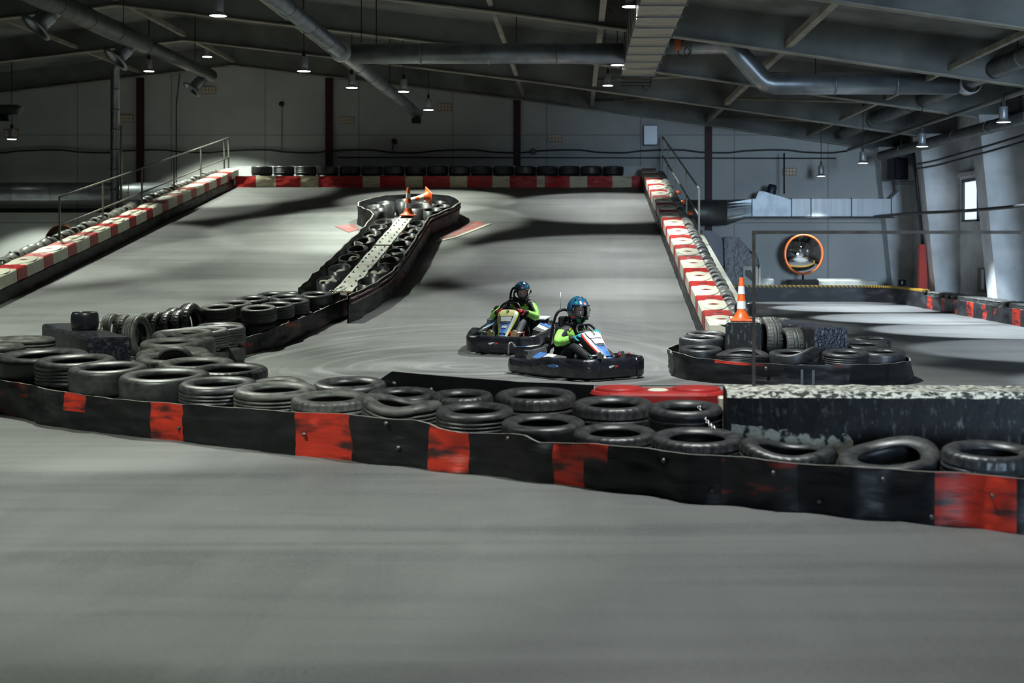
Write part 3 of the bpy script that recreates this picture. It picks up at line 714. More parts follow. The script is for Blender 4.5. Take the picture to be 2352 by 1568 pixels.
for i, (px, w, yt, Y, kd, mt, wp, look) in enumerate(LT):
    x, Y, R = its[i]; zt_ = zt_px(yt, Y, R); zb = zr(Y) + .01 if Y > 20 else 0; hh = (zt_ - zb) * .48
    tyre((x, Y, zt_ - hh), R, hh, f'{look}, bend of the tyre island', 'tyres at the bend of the island', kd, mt, wp, spin=0 if wp else None, lean=.07)
    tyre((x, Y, zb), R * .97, zt_ - hh - zb - .03, 'grey tyre in the lower layer at the bend of the island', 'lower tyres at the bend of the island', 'slick', 'rubber_dusty')
for i, (px, w, yt, Y, kd, look) in enumerate(UT):
    x, Y, R = its[len(LT) + i]; zt_ = zt_px(yt, Y, R); hh = .225; zb = zr(Y + R) + .005
    tyre((x, Y, zt_ - hh), R, hh, f'{look}, upper layer', 'upper layer of the two-high tyre cluster', kd, 'rubber_dusty' if 'green' in look or 'fine' in look else 'rubber', lean=.15)
    tyre((x, Y, zb), R * .98, max(.1, zt_ - hh - zb - .05), 'tyre in the lower layer of the two-high cluster beside the ramp belt', 'lower layer of the two-high tyre cluster', 'slick', 'rubber', lean=.10)
# island wall: up the right side, around the bulb, down the left
path = [(-3.92, 24.55), (-3.66, 25.7), (-3.50, 27), (-3.48, 28.8), (-3.50, 31.4), (-3.53, 33.4), (-3.50, 34.3), (-3.30, 35.2), (-3.10, 36.2), (-3.06, 37.0), (-3.2, 37.8), (-3.6, 38.35), (-4.2, 38.55), (-4.8, 38.45), (-5.3, 38.0), (-5.62, 37.2), (-5.62, 36.5), (-5.42, 35.8), (-5.08, 35.1), (-4.93, 34.3), (-4.9, 32.4), (-4.9, 30.3), (-4.93, 27.6), (-4.97, 25.3)]
def smooth(pts, n=6):
    out = []
    for i in range(len(pts) - 1):
        p0, p1, p2, p3 = [Vector(pts[max(0, min(len(pts) - 1, k))]) for k in (i - 1, i, i + 1, i + 2)]
        for q in range(n):
            t = q / n; out.append(tuple(.5 * ((2 * p1) + (-p0 + p2) * t + (2 * p0 - 5 * p1 + 4 * p2 - p3) * t * t + (-p0 + 3 * p1 - 3 * p2 + p3) * t ** 3)))
    out.append(tuple(Vector(pts[-1]))); return out
sp = smooth(path, 8)
st = [(i, x, y, zr(y) - .02, .51) for i, (x, y) in enumerate(sp)]
isl = belt_mesh(st, [(70, 78, 0, .5, 2), (20, 30, .0, .4, 2)], .025, .025, 2.0).build('island_barrier', BELT_M())
tag(isl, 'tall black rubber wall of the keyhole-shaped island on the ramp', 'island barrier')
for dz, off in ((.42, .018), (.34, .022)):
    m = MB(); pts = []
    for i, (x, y) in enumerate(sp[:78]):
        a = sp[max(i - 1, 0)]; b = sp[i + 1]; d = Vector((b[0] - a[0], b[1] - a[1])).normalized(); n_ = Vector((d.y, -d.x)); pts.append((x + n_.x * off, y + n_.y * off, zr(y) + dz))
    m.tube(pts, .022, 6); m.build('ribbed_rail', M['pink_rail'], isl)
m = MB(); m.add([(-4.97, 25.3, zr(25.3) - .02), (-4.5, 25.05, zr(25.05) - .02), (-4.45, 25.05, zr(25.05) + .28), (-4.96, 25.3, zr(25.3) + .48), (-4.97, 25.33, zr(25.3) - .02), (-4.5, 25.08, zr(25.05) - .02), (-4.45, 25.08, zr(25.05) + .28), (-4.96, 25.33, zr(25.3) + .48)], [(0, 1, 2, 3), (7, 6, 5, 4), (3, 2, 6, 7), (0, 3, 7, 4), (1, 5, 6, 2)])
m.build('end_flap', M['belt'], isl)

# pipe cells filled with kart tyres
def cell_mesh(rx, ry, hh):
    m = MB(); n = 32; out = [];
    for z, t in ((0, 1), (hh, 1), (hh, .94), (0, .94)): out.append([(rx * t * math.cos(2 * PI * k / n), ry * t * math.sin(2 * PI * k / n), z) for k in range(n)])
    m.grid(out, 0, True, True); return m.mesh('cell', M['pipe_cell'])
CM = {}
def cell(x, y, rx, ry, hh, label, group, rz=0):
    k = (rx, ry, hh)
    if k not in CM: CM[k] = cell_mesh(*k)
    o = link('pipe_ring', CM[k]); o.location = (x, y, zr(y) + .01); o.rotation_euler = (math.atan(SL), 0, 0); o.rotation_euler.z = rz
    return tag(o, label, 'pipe ring', group)
KT = {}
def kart_tyre(c, R, w, label, group, mt, rot=None):
    if mt not in KT:
        m = MB(); m.lathe([(.46, .1), (.5, .02), (.72, 0), (.9, .06), (.985, .2), (1, .5), (.985, .8), (.9, .94), (.72, 1), (.5, .98), (.46, .9), (.55, .8), (.8, .5), (.55, .2)], 28, 0, True); KT[mt] = m.mesh('kart_tyre', M[mt])
    o = link('kart_tyre', KT[mt]); S = Matrix.Diagonal((R, R, w, 1)); o.matrix_world = Matrix.Translation(c) @ (rot or Matrix()) @ Matrix.Translation((0, 0, -w / 2)) @ S
    return tag(o, label, 'kart tyre', group)
rs = random.Random(3)
def fill(x, y, n, where):
    for k in range(n):
        fx, fy = x + (k - (n - 1) / 2) * .22 + rs.uniform(-.04, .04), y + rs.uniform(-.12, .12)
        kart_tyre(Vector((fx, fy, zr(fy) + rs.uniform(.22, .32))), .135, .12, f'dusty beige kart tyre dropped {where}', f'kart tyres {where}', 'kart_tyre', tilt(rs.uniform(-.5, .7), rs.uniform(-.4, .4), 0) if rs.random() < .7 else tilt(1.2, 0, rs.uniform(0, 3)))
gl = 'inside the pipe rings of the island neck'
for i, Y in enumerate((34.0, 33.1, 32.1, 31.1, 30.05, 28.95, 27.75, 26.5)):
    cell(-4.62, Y, .205, .46, .40, f'{ORD[i]} black pipe ring from the cones along the outer side of the planks', None); fill(-4.64, Y, 2 if i % 2 else 1, gl)
for i, Y in enumerate((33.75, 32.75, 31.75, 30.7, 29.65, 28.6, 27.5, 26.4)):
    cell(-3.79 + (.02 if i < 6 else -.03 * (i - 5)), Y, .205, .44, .40, f'{ORD[i]} black pipe ring from the cones along the ribbed side of the planks', None); fill(-3.80, Y, 1 if i % 2 else 2, gl)
gb = 'inside the round head of the island'
k = 0
for a in range(0, 360, 36):
    if a in (252, 288): continue
    x, y = -4.34 + .84 * math.cos(math.radians(a)), 36.75 + 1.2 * math.sin(math.radians(a))
    cell(x, y, .22, .34, .40, 'black pipe ring around the round head of the island', 'pipe rings in the island head')
    if k % 5 != 2: fill(x, y, 1, gb)
    k += 1
cell(-4.05, 36.8, .42, .62, .40, 'wide black pipe ring under the two cones at the island head', None)
# planks down the middle
pl = [(25.55, 28.2, 'speckled white board lowest on the island spine'), (28.25, 30.6, 'white board in the lower middle of the island spine'), (30.75, 33.1, 'greyer white board with a raw timber end on the island spine'), (33.15, 35.5, 'white board under the standing orange cone')]
for ya, yb, lb in pl:
    m = MB(); n = 8; x0, x1 = -4.37, -4.03; h0 = .375
    rows = []
    for (xx, dz) in ((x0, -.03), (x0, 0), (x1, 0), (x1, -.03)):
        rows.append([(xx + .02 * noise.noise((y * 2, xx, 0)), y, zr(y) + h0 + dz) for y in [ya + (yb - ya) * i / n for i in range(n + 1)]])
    rows.append(rows[0]); m.grid(rows, 0, False)
    m.add([r[0] for r in rows[:4]], [(0, 1, 2, 3)], 1); m.add([r[-1] for r in rows[:4]], [(3, 2, 1, 0)], 0)
    o = m.build('board', [M['plank'], M['wood']]); tag(o, lb, 'board')
    for i in range(5):
        for dx in (-.1, .09):
            y = ya + .3 + (yb - ya - .6) * i / 4 + (.1 if dx > 0 else 0)
            mm = MB(); mm.lathe([(0, .03), (.012, .03), (.012, .012), (.024, .01), (.024, 0)], 8, M=Matrix.Translation((-4.2 + dx, y, zr(y) + h0))); mm.build('bolt', M['black_metal'], o)
# cross trestles carrying the boards
for i, y in enumerate((26.5, 29.4, 32, 34.6)):
    m = MB(); m.box((-4.2, y, zr(y) + .17), (.16, .08, .34)); o = m.build('timber_block', M['wood']); tag(o, 'timber block under the island spine boards', 'timber block', 'timber blocks under the island boards')
# chains at the low end of the island
ch = empty('steel_chain', (0, 0, 0), 0, 'pale chain slung across the low end of the island', 'chain')
for (a, b) in ((P(697, 676, 25.0), P(792, 656, 25.6)), (P(745, 672, 25.0), P(795, 660, 25.5))):
    n = 16
    for i in range(n):
        f = (i + .5) / n; c = a.lerp(b, f) + Vector((0, 0, -.05 * math.sin(PI * f))); d = (b - a).normalized(); u = Vector((0, 1, 0)).cross(d).normalized(); w = d.cross(u)
        if i % 2: u, w = w, -u
        mm = MB(); mm.tube([c + d * (.026 * math.cos(t)) + u * (.016 * math.sin(t)) for t in [k * PI / 4 for k in range(8)]], .006, 5, closed=True); mm.build('link', M['chain'], ch)
# cones
def cone(c, hh, base, label, rot=None, sleeves=2):
    o = empty('traffic_cone', (0, 0, 0), 0, label, 'traffic cone'); R0 = base * .40; r1 = .032 * hh / .6
    rad = lambda z: R0 * .62 + (r1 - R0 * .62) * (z / hh)
    m = MB(); s_ = base / 2; m.box((0, 0, .015), (base, base, .03), 0, 0, 1, .012)
    m.build('base', M['orange'], o)
    m = MB(); m.lathe([(R0 * 1.12, .03), (R0 * .95, .045), (R0 * .72, .10), (rad(.14), .14), (rad(hh * .995), hh * .99), (rad(hh) * .9, hh), (0, hh)], 32); m.build('cone_body', M['orange'], o)
    for z0, z1 in ((.28, .46), (.62, .80))[:sleeves]:
        m = MB(); m.lathe([(rad(z0 * hh) + .003, z0 * hh), (rad(z1 * hh) + .003, z1 * hh)], 32); m.build('reflective_sleeve', M['cone_white'], o)
    o.matrix_world = Matrix.Translation(c) @ (rot or Matrix()); return o
cone(Vector((-4.14, 34.95, zr(34.95) + .40)), .70, .40, 'orange traffic cone standing on the island boards')
cone(Vector((-3.82, 36.75, zr(36.75) + .66)), .68, .38, 'knocked-over orange cone lying on the island head', Vector((0, 0, 1)).rotation_difference(Vector((-.82, -.52, -.20))).to_matrix().to_4x4())
# red and cream floor paint around the island head
def ramp_poly(pts, mt, dz):
    m = MB(); m.add([(x, y, zr(y) + dz) for x, y in pts] + [(x, y, zr(y) + dz - .003) for x, y in pts], [tuple(range(len(pts)))] + [(i, i + len(pts), (i + 1) % len(pts) + len(pts), (i + 1) % len(pts)) for i in range(len(pts))]); return m
for nm, pts, mt in (('red', [(-3.34, 33.6), (-2.95, 34.2), (-2.3, 36.3), (-2.62, 36.75), (-2.95, 35.6)], 'mark_red'), ('cream', [(-3.3, 33.45), (-2.9, 34.05), (-2.15, 36.4), (-2.3, 36.3), (-2.95, 34.2), (-3.34, 33.6)], 'mark_cream'), ('red', [(-5.72, 36.3), (-6.1, 35.9), (-5.6, 34.9), (-5.42, 35.4)], 'mark_red')):
    struct('floor_marking', ramp_poly(pts, mt, .012), M[mt], f'{nm} paint on the ramp beside the island head')

# ================================================================== RAMP EDGE BARRIERS
def edge_base(x0, x1, ya, yb, name, label, hb=.25):
    m = MB(); ys = [ya + (yb - ya) * i / 90 for i in range(91)]; rows = []
    for (sx, dz) in ((x0, -.02), (x0, .25), (x0 + (x1 - x0) * .5, .25), (x0 + (x1 - x0) * .56, hb), (x1, hb), (x1, -.02)):
        rows.append([(sx + (.02 * noise.noise((y * 2.5, dz * 4, sx)) if dz < .2 or sx == x0 else 0), y, zr(y) + dz) for y in ys])
    m.grid(rows, 0, False); m.add([r[0] for r in rows], [(0, 1, 2, 3, 4, 5)]); m.add([r[-1] for r in rows], [(5, 4, 3, 2, 1, 0)])
    o = m.build(name, M['belt']); return tag(o, label, 'barrier plinth')
edge_base(XL, XL - 1.05, 24.6, 44.5, 'barrier_plinth', 'black rubber-faced base under the red and white pads beside the long railing', .285)
edge_base(XR, XR + .73, 21.72, 44.2, 'barrier_plinth', 'black rubber-faced base under the red and white pads on the kart side of the ramp')
def pad_mesh(L, W, hh, body):
    m = MB(); m.box((0, 0, hh / 2), (W, L, hh), 0, 0, 1, .02)
    return m.mesh('pad', M[body])
def pad_parts(L, W, hh, white):
    out = []
    if white:
        m = MB(); m.lathe([(W * .47, hh - .01), (W * .47, hh + .012), (W * .45, hh + .016), (0, hh + .016)], 28, M=Matrix.Diagonal((1, L / W * 1.12, 1, 1))); out.append(('raised_disc', m.mesh('disc', M['pad_white'])))
        m = MB(); m.add([(-.10, 0, hh + .019), (0, -.075, hh + .019), (.10, 0, hh + .019), (0, .075, hh + .019)], [(0, 1, 2, 3)]); out.append(('recess', m.mesh('recess', M['pad_hole'])))
    else:
        m = MB(); m.lathe([(.03, hh + .004), (.075, hh + .004), (.085, hh - .002)], 18); out.append(('recess', m.mesh('recess', M['pad_hole'])))
    return out
PWD, PH = .46, .26
LW, LR_ = .86, .50
MW, MR = pad_mesh(LW - .004, PWD, PH, 'pad_white'), pad_mesh(LR_ - .004, PWD, PH, 'pad_red')
PW_, PR_ = pad_parts(LW, PWD, PH, True), pad_parts(LR_, PWD, PH, False)
def pad(x, y, white, L, where, flip):
    o = link('barrier_pad', MW if white else MR); o.location = (x, y, zr(y) + (.262 if y < 24 else .252)); o.rotation_euler = (math.atan((zr(y + .3) - zr(y - .3)) / .6), 0, random.uniform(-.012, .012))
    tag(o, f'{"cream-white" if white else "red"} plastic pad in the row {where}', 'barrier pad', f'{"white" if white else "red"} pads {where}')
    for nm, me in (PW_ if white else PR_): link(nm, me, o)
y = 25.37 - 1.36 * 0
k = 0
yy = 25.68
while yy < 44.0:
    pad(XL - PWD / 2 - .01, yy + LR_ / 2, False, LR_, 'beside the long stair railing', False); yy += LR_
    pad(XL - PWD / 2 - .01, yy + LW / 2, True, LW, 'beside the long stair railing', False); yy += LW
yy = 21.75
while yy < 43.6:
    pad(XR + PWD / 2 + .01, yy + LW / 2, True, LW, 'along the kart side of the ramp', True); yy += LW
    pad(XR + PWD / 2 + .01, yy + LR_ / 2, False, LR_, 'along the kart side of the ramp', True); yy += LR_
# worn round kart tyres packed behind the pads
yy = 25.2
while yy < 44.6:
    s = random.uniform(.12, .14)
    kart_tyre(Vector((XL - .74, yy, zr(yy) + .287 + s)), s, .29, 'grey worn kart tyre packed behind the pads beside the long railing', 'kart tyres behind the pads beside the long railing', 'ball_tyre', tilt(PI / 2 + random.uniform(-.2, .3), 0, random.uniform(-.3, .3))); yy += random.uniform(.34, .40)
yy = 22.6
while yy < 44.0:
    s = random.uniform(.135, .155)
    kart_tyre(Vector((XR + .56, yy, zr(yy) + .25 + s)), s, .30, 'grey worn kart tyre packed between the pads and the white beam', 'kart tyres behind the pads of the kart side', 'ball_tyre', tilt(PI / 2 + random.uniform(-.2, .2), 0, random.uniform(-.2, .2))); yy += random.uniform(.36, .42)
# white beam outside
m = MB(); ys = [24.6 + i * .5 for i in range(25)]
rows = [[(x, y, max(0, zr(y) + dz)) for y in ys] for x, dz in ((2.80, -.25), (2.80, .10), (3.02, .10), (3.02, -.25))]
m.grid(rows, 0, False); m.add([r[0] for r in rows], [(0, 1, 2, 3)]); m.add([r[-1] for r in rows], [(3, 2, 1, 0)])
o = m.build('barrier_beam', M['white_block']); tag(o, 'long cream beam along the outside of the kart-side ramp edge', 'barrier beam')
for i, Y in enumerate((36.2, 38.3, 40.4)):
    m = MB(); m.lathe([(0, .10), (.05, .10), (.09, .04), (.10, 0), (0, 0)], 14, M=Matrix.Translation((2.86, Y, zr(Y) + .255))); o = m.build('marker_cap', M['orange']); tag(o, f'{ORD[i]} small red marker cap up the ramp edge behind the pads', 'marker cap')

# ------------------------------------------------------------------ railings
def railing(name, X, ya, yb, hh, posts, label, low=-.08):
    o = empty(name, (X, ya, zr(ya)), 0, label, 'railing'); z0 = zr(ya)
    for nm, f in (('handrail', 1.0), ('mid_rail', .56)):
        m = MB(); m.tube([(0, 0, hh * f), (0, yb - ya, zr(yb) - z0 + hh * f)], .022, 8); m.build(nm, M['rail'], o)
    for Y in posts:
        m = MB(); m.box((0, Y - ya, zr(Y) - z0 + (hh + low) / 2), (.04, .04, hh - low)); m.build('post', M['rail'], o)
    return o
railing('stair_railing', -11.13, 30.6, 45.45, 1.42, (30.6, 33.4, 36.4, 39.3, 42.1, 44.9, 45.45), 'long grey metal railing climbing past the upright duct', .30)
railing('stair_railing', 2.775, 32.3, 46.1, 1.40, (32.3, 36.0, 40.0, 43.4, 46.1), 'grey metal railing climbing beside the marker caps')

# ================================================================== BACK BARRIER
st = []; x = XL + .02; 
while x < XR + .01: st.append((VX + x * F / YT, x, YT + .03 * math.sin(x * 4.6), zr(YT) - .02, .37)); x += .06
cream = [(590, 632), (690, 731), (833, 873), (933, 973), (1033, 1073), (1133, 1172), (1233, 1250), (1309, 1350), (1407, 1450)]
o = belt_mesh(st, [(a, b, 0, 1, 1) for a, b in cream], .02, .02, 4.0).build('barrier_belt', [M['banner_red'], M['banner_cream'], M['belt'], M['belt_edge']])
tag(o, 'red and cream striped belt across the top of the ramp', 'barrier belt')
xs = [602 + 50.4 * i for i in range(18)]
for i, px in enumerate(xs):
    Y = 44.62 + random.uniform(-.03, .03); R = .33; x = X_(px, Y)
    if x > XR - .3: continue
    tyre((x, Y, zr(Y) + .325), R, .27, f'black tyre, {ORD[i]} along the top of the striped back barrier from its long-railing end', None, 'groove' if i % 3 else 'slick', 'rubber')
    tyre((x, Y, zr(Y) + .01), R, .31, 'black tyre under the back barrier row behind the striped belt', 'lower tyres of the back barrier', 'slick', 'rubber')
# ================================================================== ISLAND BESIDE THE NEARER KART
IB = [(1543, 866), (1556, 869), (1575, 874), (1640, 882), (1800, 888), (1950, 890), (2040, 887), (2085, 880), (2100, 874)]
IT = [(1543, 806), (1600, 822), (1700, 832), (1830, 838), (2000, 837), (2060, 834), (2100, 828)]
loop = []
px = 1543
while px <= 2100:
    Y = F * H / (interp(IB, px) - VY); loop.append((px, X_(px, Y), Y, 0, H - (interp(IT, px) - VY) / F * Y)); px += 6
for (x, y) in smooth([(loop[-1][1], loop[-1][2]), (4.42, 19.2), (4.3, 20.2), (3.7, 21.4), (2.6, 22.0), (1.75, 21.6), (1.35, 20.8), (loop[0][1], loop[0][2])], 10)[1:-1]:
    loop.append((9999, x, y, 0, .30))
o = belt_mesh(loop, [(1725, 1800, .8, 1, 2), (1880, 1960, .85, 1, 2), (1640, 1725, .88, 1, 1)], .022, .02, 6.0, closed=True).build('barrier_belt', BELT_M())
tag(o, 'shiny black belt wrapped around the tyre island beside the nearer kart', 'barrier belt')
bolts_on(o, [(P(1760, 846, 18.0), (0, -1, .1)), (P(1843, 850, 17.9), (0, -1, .1)), (P(1978, 852, 17.9), (0, -1, .1))], .018)
for px in (1842, 1868):
    m = MB(); m.box(tuple(P(px, 868, 17.88)), (.035, .012, .2)); m.build('belt_clamp', M['bolt'], o)
RT = [
 (1608, 104, 794, 19.15, 'slick', None, 'shiny tyre at the kart-side tip of the island'),
 (1703, 122, 796, 18.45, 'groove', 'flat', 'flattened long tyre under the cone block'),
 (1823, 120, 797, 18.4, 'slick', 'fold', 'folded tyre with one arched side in front of the upright tyres'),
 (1942, 112, 803, 18.4, 'groove', None, 'neat round tyre before the dark glossy block'),
 (2034, 112, 801, 18.9, 'slick', None, 'bluish tyre at the outer end of the island'),
 (2008, 122, 784, 20.0, 'slick', None, 'smooth tyre beside the dark glossy block'),
 (1985, 90, 773, 20.9, 'groove', None, 'brownish tyre behind the dark glossy block'),
 (1612, 108, 770, 20.15, 'slick', None, 'large flat tyre behind the shiny tip tyre'),
 (1628, 96, 761, 21.0, 'groove', None, 'tyre tucked against the end of the white pads')]
RL = [Vector((s[1], s[2])) for s in loop]; RL.append(RL[0])
its = relax([[X_(px, Y), Y, w / F * Y / 2 * .95] for px, w, yt, Y, *_ in RT], [RL, ([Vector((X_(1908, 19.35), 19.35)), Vector((X_(1806, 21.1), 21.4))], .27), ([Vector((X_(1707, 19.75), 19.75)), Vector((X_(1712, 21.3), 21.3))], .28)])
for i, (px, w, yt, Y, kd, wp, look) in enumerate(RT):
    x, Y, R = its[i]; zt_ = zt_px(yt, Y, R); hh = .2
    tyre((x, Y, zt_ - hh), R, hh, f'{look}, beside the nearer kart', 'upper tyres of the island beside the nearer kart', kd, 'rubber', wp, spin=0 if wp else None, lean=.07)
    tyre((x, Y, 0), R * .97, zt_ - hh - .004, 'black tyre in the lower layer inside the shiny belt island', 'lower tyres of the shiny belt island', 'slick', 'rubber')
for px, py, Y, D, w, look in ((1772, 733, 20.2, .52, .24, 'worn upright tyre next to the cone block'), (1818, 752, 19.9, .46, .26, 'upright block-tread tyre leaning on the glossy block'), (1768, 727, 21.2, .56, .24, 'upright tyre half hidden behind the other two'), (1795, 729, 21.5, .56, .24, 'upright zigzag-tread tyre behind the cone block')):
    zt_ = H - (py - VY) / F * Y
    tyre((X_(px, Y), Y, zt_ - D / 2), D / 2, w, f'{look}, island beside the nearer kart', 'upright tyres on the island', 'lug', 'rubber_dusty', None, tilt(0, PI / 2, random.uniform(.12, .28)))
    if zt_ - D > .08:
        tyre((X_(px, Y), Y, 0), .26, zt_ - D + .03, 'black tyre in the lower layer inside the shiny belt island', 'lower tyres of the shiny belt island', 'slick', 'rubber')
Yc = 19.75
o = rough_block('concrete_block', (X_(1707, Yc), Yc), (X_(1712, 21.3) - .02, 21.3), .50, 0, H - (741 - VY) / F * Yc, [M['concrete_black'], M['concrete_worn'], M['concrete_black']], 'black concrete block carrying the large orange cone', 8)
cone(Vector((X_(1703, 19.98), 19.98, H - (741 - VY) / F * 19.75 + .012)), .61, .31, 'large orange and white traffic cone on the black block beside the nearer kart')
rough_block('concrete_block', (X_(1908, 19.35), 19.35), (X_(1806, 21.1), 21.4), .47, 0, H - (753 - VY) / F * 19.35, [M['concrete_black'], M['concrete_shiny'], M['concrete_shiny']], 'dark glossy concrete block angled behind the round tyre', 21)
slick_tyre((X_(1712, 20.95), 20.95, .735), .165, .19, 'smooth black kart tyre standing behind the large orange cone')

# ================================================================== FAR LANE WALL
def wall_strip(name, pts, h0, h1, th, mt, label, cat):
    m = MB(); rows = []
    n = len(pts); nr = []
    for i in range(n):
        a = Vector(pts[max(i - 1, 0)]); b = Vector(pts[min(i + 1, n - 1)]); d = (b - a).normalized(); nr.append(Vector((d.y, -d.x)))
    for off, z in ((0, h0), (0, h1), (-th, h1), (-th, h0)): rows.append([(p[0] + q.x * off, p[1] + q.y * off, z) for p, q in zip(pts, nr)])
    rows.append(rows[0]); m.grid(rows, 0, False); m.add([r[0] for r in rows[:4]], [(0, 1, 2, 3)]); m.add([r[-1] for r in rows[:4]], [(3, 2, 1, 0)])
    o = m.build(name, mt); return tag(o, label, cat) if label else o
wp_ = smooth([(4.6, 44.25), (6.0, 44.2), (8.4, 44.2), (9.2, 43.9), (9.62, 43.0), (9.70, 41.5), (9.70, 39.9)], 8)
w = wall_strip('track_wall', wp_, 0, .51, .20, M['track_wall'], 'low black wall with hazard tape around the end of the side lane', 'track wall')
tp = wall_strip('hazard_tape', [(x + 0, y) for x, y in wp_], .455, .514, .205, M['hazard'], None, None); tp.parent = w
nrm = []
tp.location = (-.004, -.006, 0)
st = []; y = 39.85
while y > 27.0: st.append((y, 9.70 - .025 * abs(math.sin(y * 2.4)), y, 0, .37)); y -= .06
pt = []
for px in (2137, 2167, 2195, 2230, 2261, 2290, 2335):
    yy = 9.7 * F / (px - VX); wd = .32 if px in (2137, 2230, 2335) else .22; pt.append((yy - wd, yy + wd, 0, .95, 2 if px in (2195, 2290) else 1))
o = belt_mesh(st, pt, .02, .02, 8.0).build('barrier_belt', [M['track_wall'], M['belt_red'], M['belt_red_faint'], M['belt_edge']])
tag(o, 'dull black belt with a run of red patches along the side wall', 'barrier belt')
yy = 39.4; i = 0
while yy > 28.5:
    tyre((9.98, yy, .28), .262, .20, f'greyish tyre, {ORD[i]} from the hazard-taped wall along the side wall barrier', None, 'groove', 'rubber_dusty')
    tyre((9.98, yy, 0), .255, .275, 'tyre under the side wall barrier row behind the red-patched belt', 'lower tyres of the side wall barrier', 'slick', 'rubber'); yy -= .62; i += 1
slick_tyre((X_(2065, 43.2) + .12, 43.35, .515), .13, .2, 'small grey kart tyre standing on the hazard-taped wall')

# convex mirror on the far wall
def convex(c, R, label, rz=0, post=None, base=None, basez=0):
    o = empty('convex_mirror', c, rz, label, 'mirror'); Mx = Matrix.Rotation(PI / 2, 4, 'X')
    m = MB(); rc = R * 1.9; m.lathe([(R * k / 12, math.sqrt(rc * rc - (R * k / 12) ** 2) - math.sqrt(rc * rc - R * R)) for k in range(13)], 48, M=Mx); m.build('mirror_face', M['mirror'], o)
    m = MB(); m.tube([(R * 1.03 * math.cos(a), 0, R * 1.03 * math.sin(a)) for a in [2 * PI * k / 48 for k in range(48)]], R * .055, 8, closed=True); m.build('rim', M['mirror_rim'], o)
    m = MB(); m.lathe([(R, .0), (R * .9, -.08), (0, -.12)], 32, M=Mx); m.build('back_shell', M['black_plastic'], o)
    if post: m = MB(); m.tube([(0, .09, -R), (0, .09, -post)], .035, 8); m.build('post', M['black_metal'], o)
    if base: m = MB(); m.hexa([(-base, -.25, -post), (base, -.25, -post), (base, .4, -post), (-base, .4, -post), (-base, -.2, -post + basez), (base * .95, -.2, -post + basez), (base * .95, .35, -post + basez), (-base, .35, -post + basez)]); m.build('base', M['black_metal'], o)
    return o
c = P(1846, 584, 45.1); convex(c, .60, 'round convex mirror with orange rim behind the hazard-taped wall', .12, c.z - .002, .45, .66)
c = P(141, 561, 39.2); convex(c, .50, 'orange-rimmed convex mirror half hidden behind the pads beside the long railing', -.25, c.z)
# white plastic blocks behind the hazard wall
for pa, pb, yt, lb in ((1712, 1776, 640, 'white plastic block under the torn black sheet'), (1862, 2013, 643, 'long white plastic block beside the mirror post')):
    Y = 45.9; m = MB(); x0, x1 = X_(pa, Y), X_(pb, Y); zt_ = H - (yt - VY) / F * Y
    o = empty('plastic_barrier', ((x0 + x1) / 2, Y, 0), 0, lb, 'plastic barrier'); m.box((0, 0, zt_ / 2), (x1 - x0, .4, zt_), 0, 0, 1, .03); m.build('barrier_body', M['white_block'], o)
    m = MB(); m.box((0, -.0, zt_ + .02), ((x1 - x0) * .8, .16, .05)); m.build('top_ridge', M['white_block'], o)
# grey arched booth, machine under torn sheet
Y = 45.6; c = P(1622, 600, Y); o = empty('arched_booth', (c.x, Y, 0), 0, 'grey round-topped booth behind the ramp edge', 'booth')
m = MB(); r = .58; pts = [(-r, 0), (r, 0), (r, 1.55)] + [(r * math.cos(a), 1.55 + .68 * math.sin(a)) for a in [PI * k / 16 for k in range(1, 16)]] + [(-r, 1.55)]
m.prism(pts, -.35, .35, 0, Matrix.Rotation(PI / 2, 4, 'X')); m.build('booth_shell', M['grey_panel'], o)
m = MB(); m.box((.25, -.36, .5), (.5, .03, .95)); m.build('opening', M['black_plastic'], o)
m = MB(); m.box((.53, -.37, .55), (.06, .05, 1.1)); m.box((.25, -.37, 1.07), (.6, .05, .06)); m.build('opening_frame', mat('pale_frame', (.42, .36, .33), .7), o)
c = P(1696, 600, 45.3); o = empty('covered_machine', (c.x + .05, 45.2, 0), 0, 'machine wrapped in torn black sheet beside the grey booth', 'machine')
m = MB(); rows = []
prof = [(-.55, 2.0), (-.3, 2.02), (-.05, 1.98), (.15, 1.75), (.35, 1.55), (.5, 1.5), (.55, 1.15), (.3, .95), (.05, .85)]
for y in (-.35, -.3, 0, .3):
    rows.append([(x + .06 * noise.noise((x * 4, y * 4, 1)), y + .08 * noise.noise((x * 6, z * 5, y)), z + .05 * noise.noise((x * 9, y * 9, 2)) - (.0 if y > -.34 else .1)) for x, z in prof])
m.grid(rows, 0, False); m.prism([(x, z) for x, z in prof] + [(-.5, .7)], .28, .3, 0, Matrix.Rotation(PI / 2, 4, 'X'))
m.prism([(x + .04 * noise.noise((x * 5, z * 5, 3)), z) for x, z in prof] + [(-.1, .6), (-.5, .6)], .30, .34, 0, Matrix.Rotation(PI / 2, 4, 'X')); m.build('torn_sheet', M['tarp'], o)
m = MB(); m.box((-.2, .05, .7), (.6, .5, 1.4)); m.build('machine_body', M['galv_dark'], o)
m = MB(); m.box((.28, -.2, .72), (.46, .4, .75)); m.build('control_box', M['white_block'], o)
m = MB(); m.prism([(.1, .8), (.42, .55), (.42, .72), (.28, .98), (.1, .98)], .405, .42, 0, Matrix.Rotation(PI / 2, 4, 'X')); m.build('box_window', M['window_frame'], o)
m = MB(); m.box((.6, -.1, .55), (.06, .06, 1.1)); m.build('stand_post', M['white_block'], o)

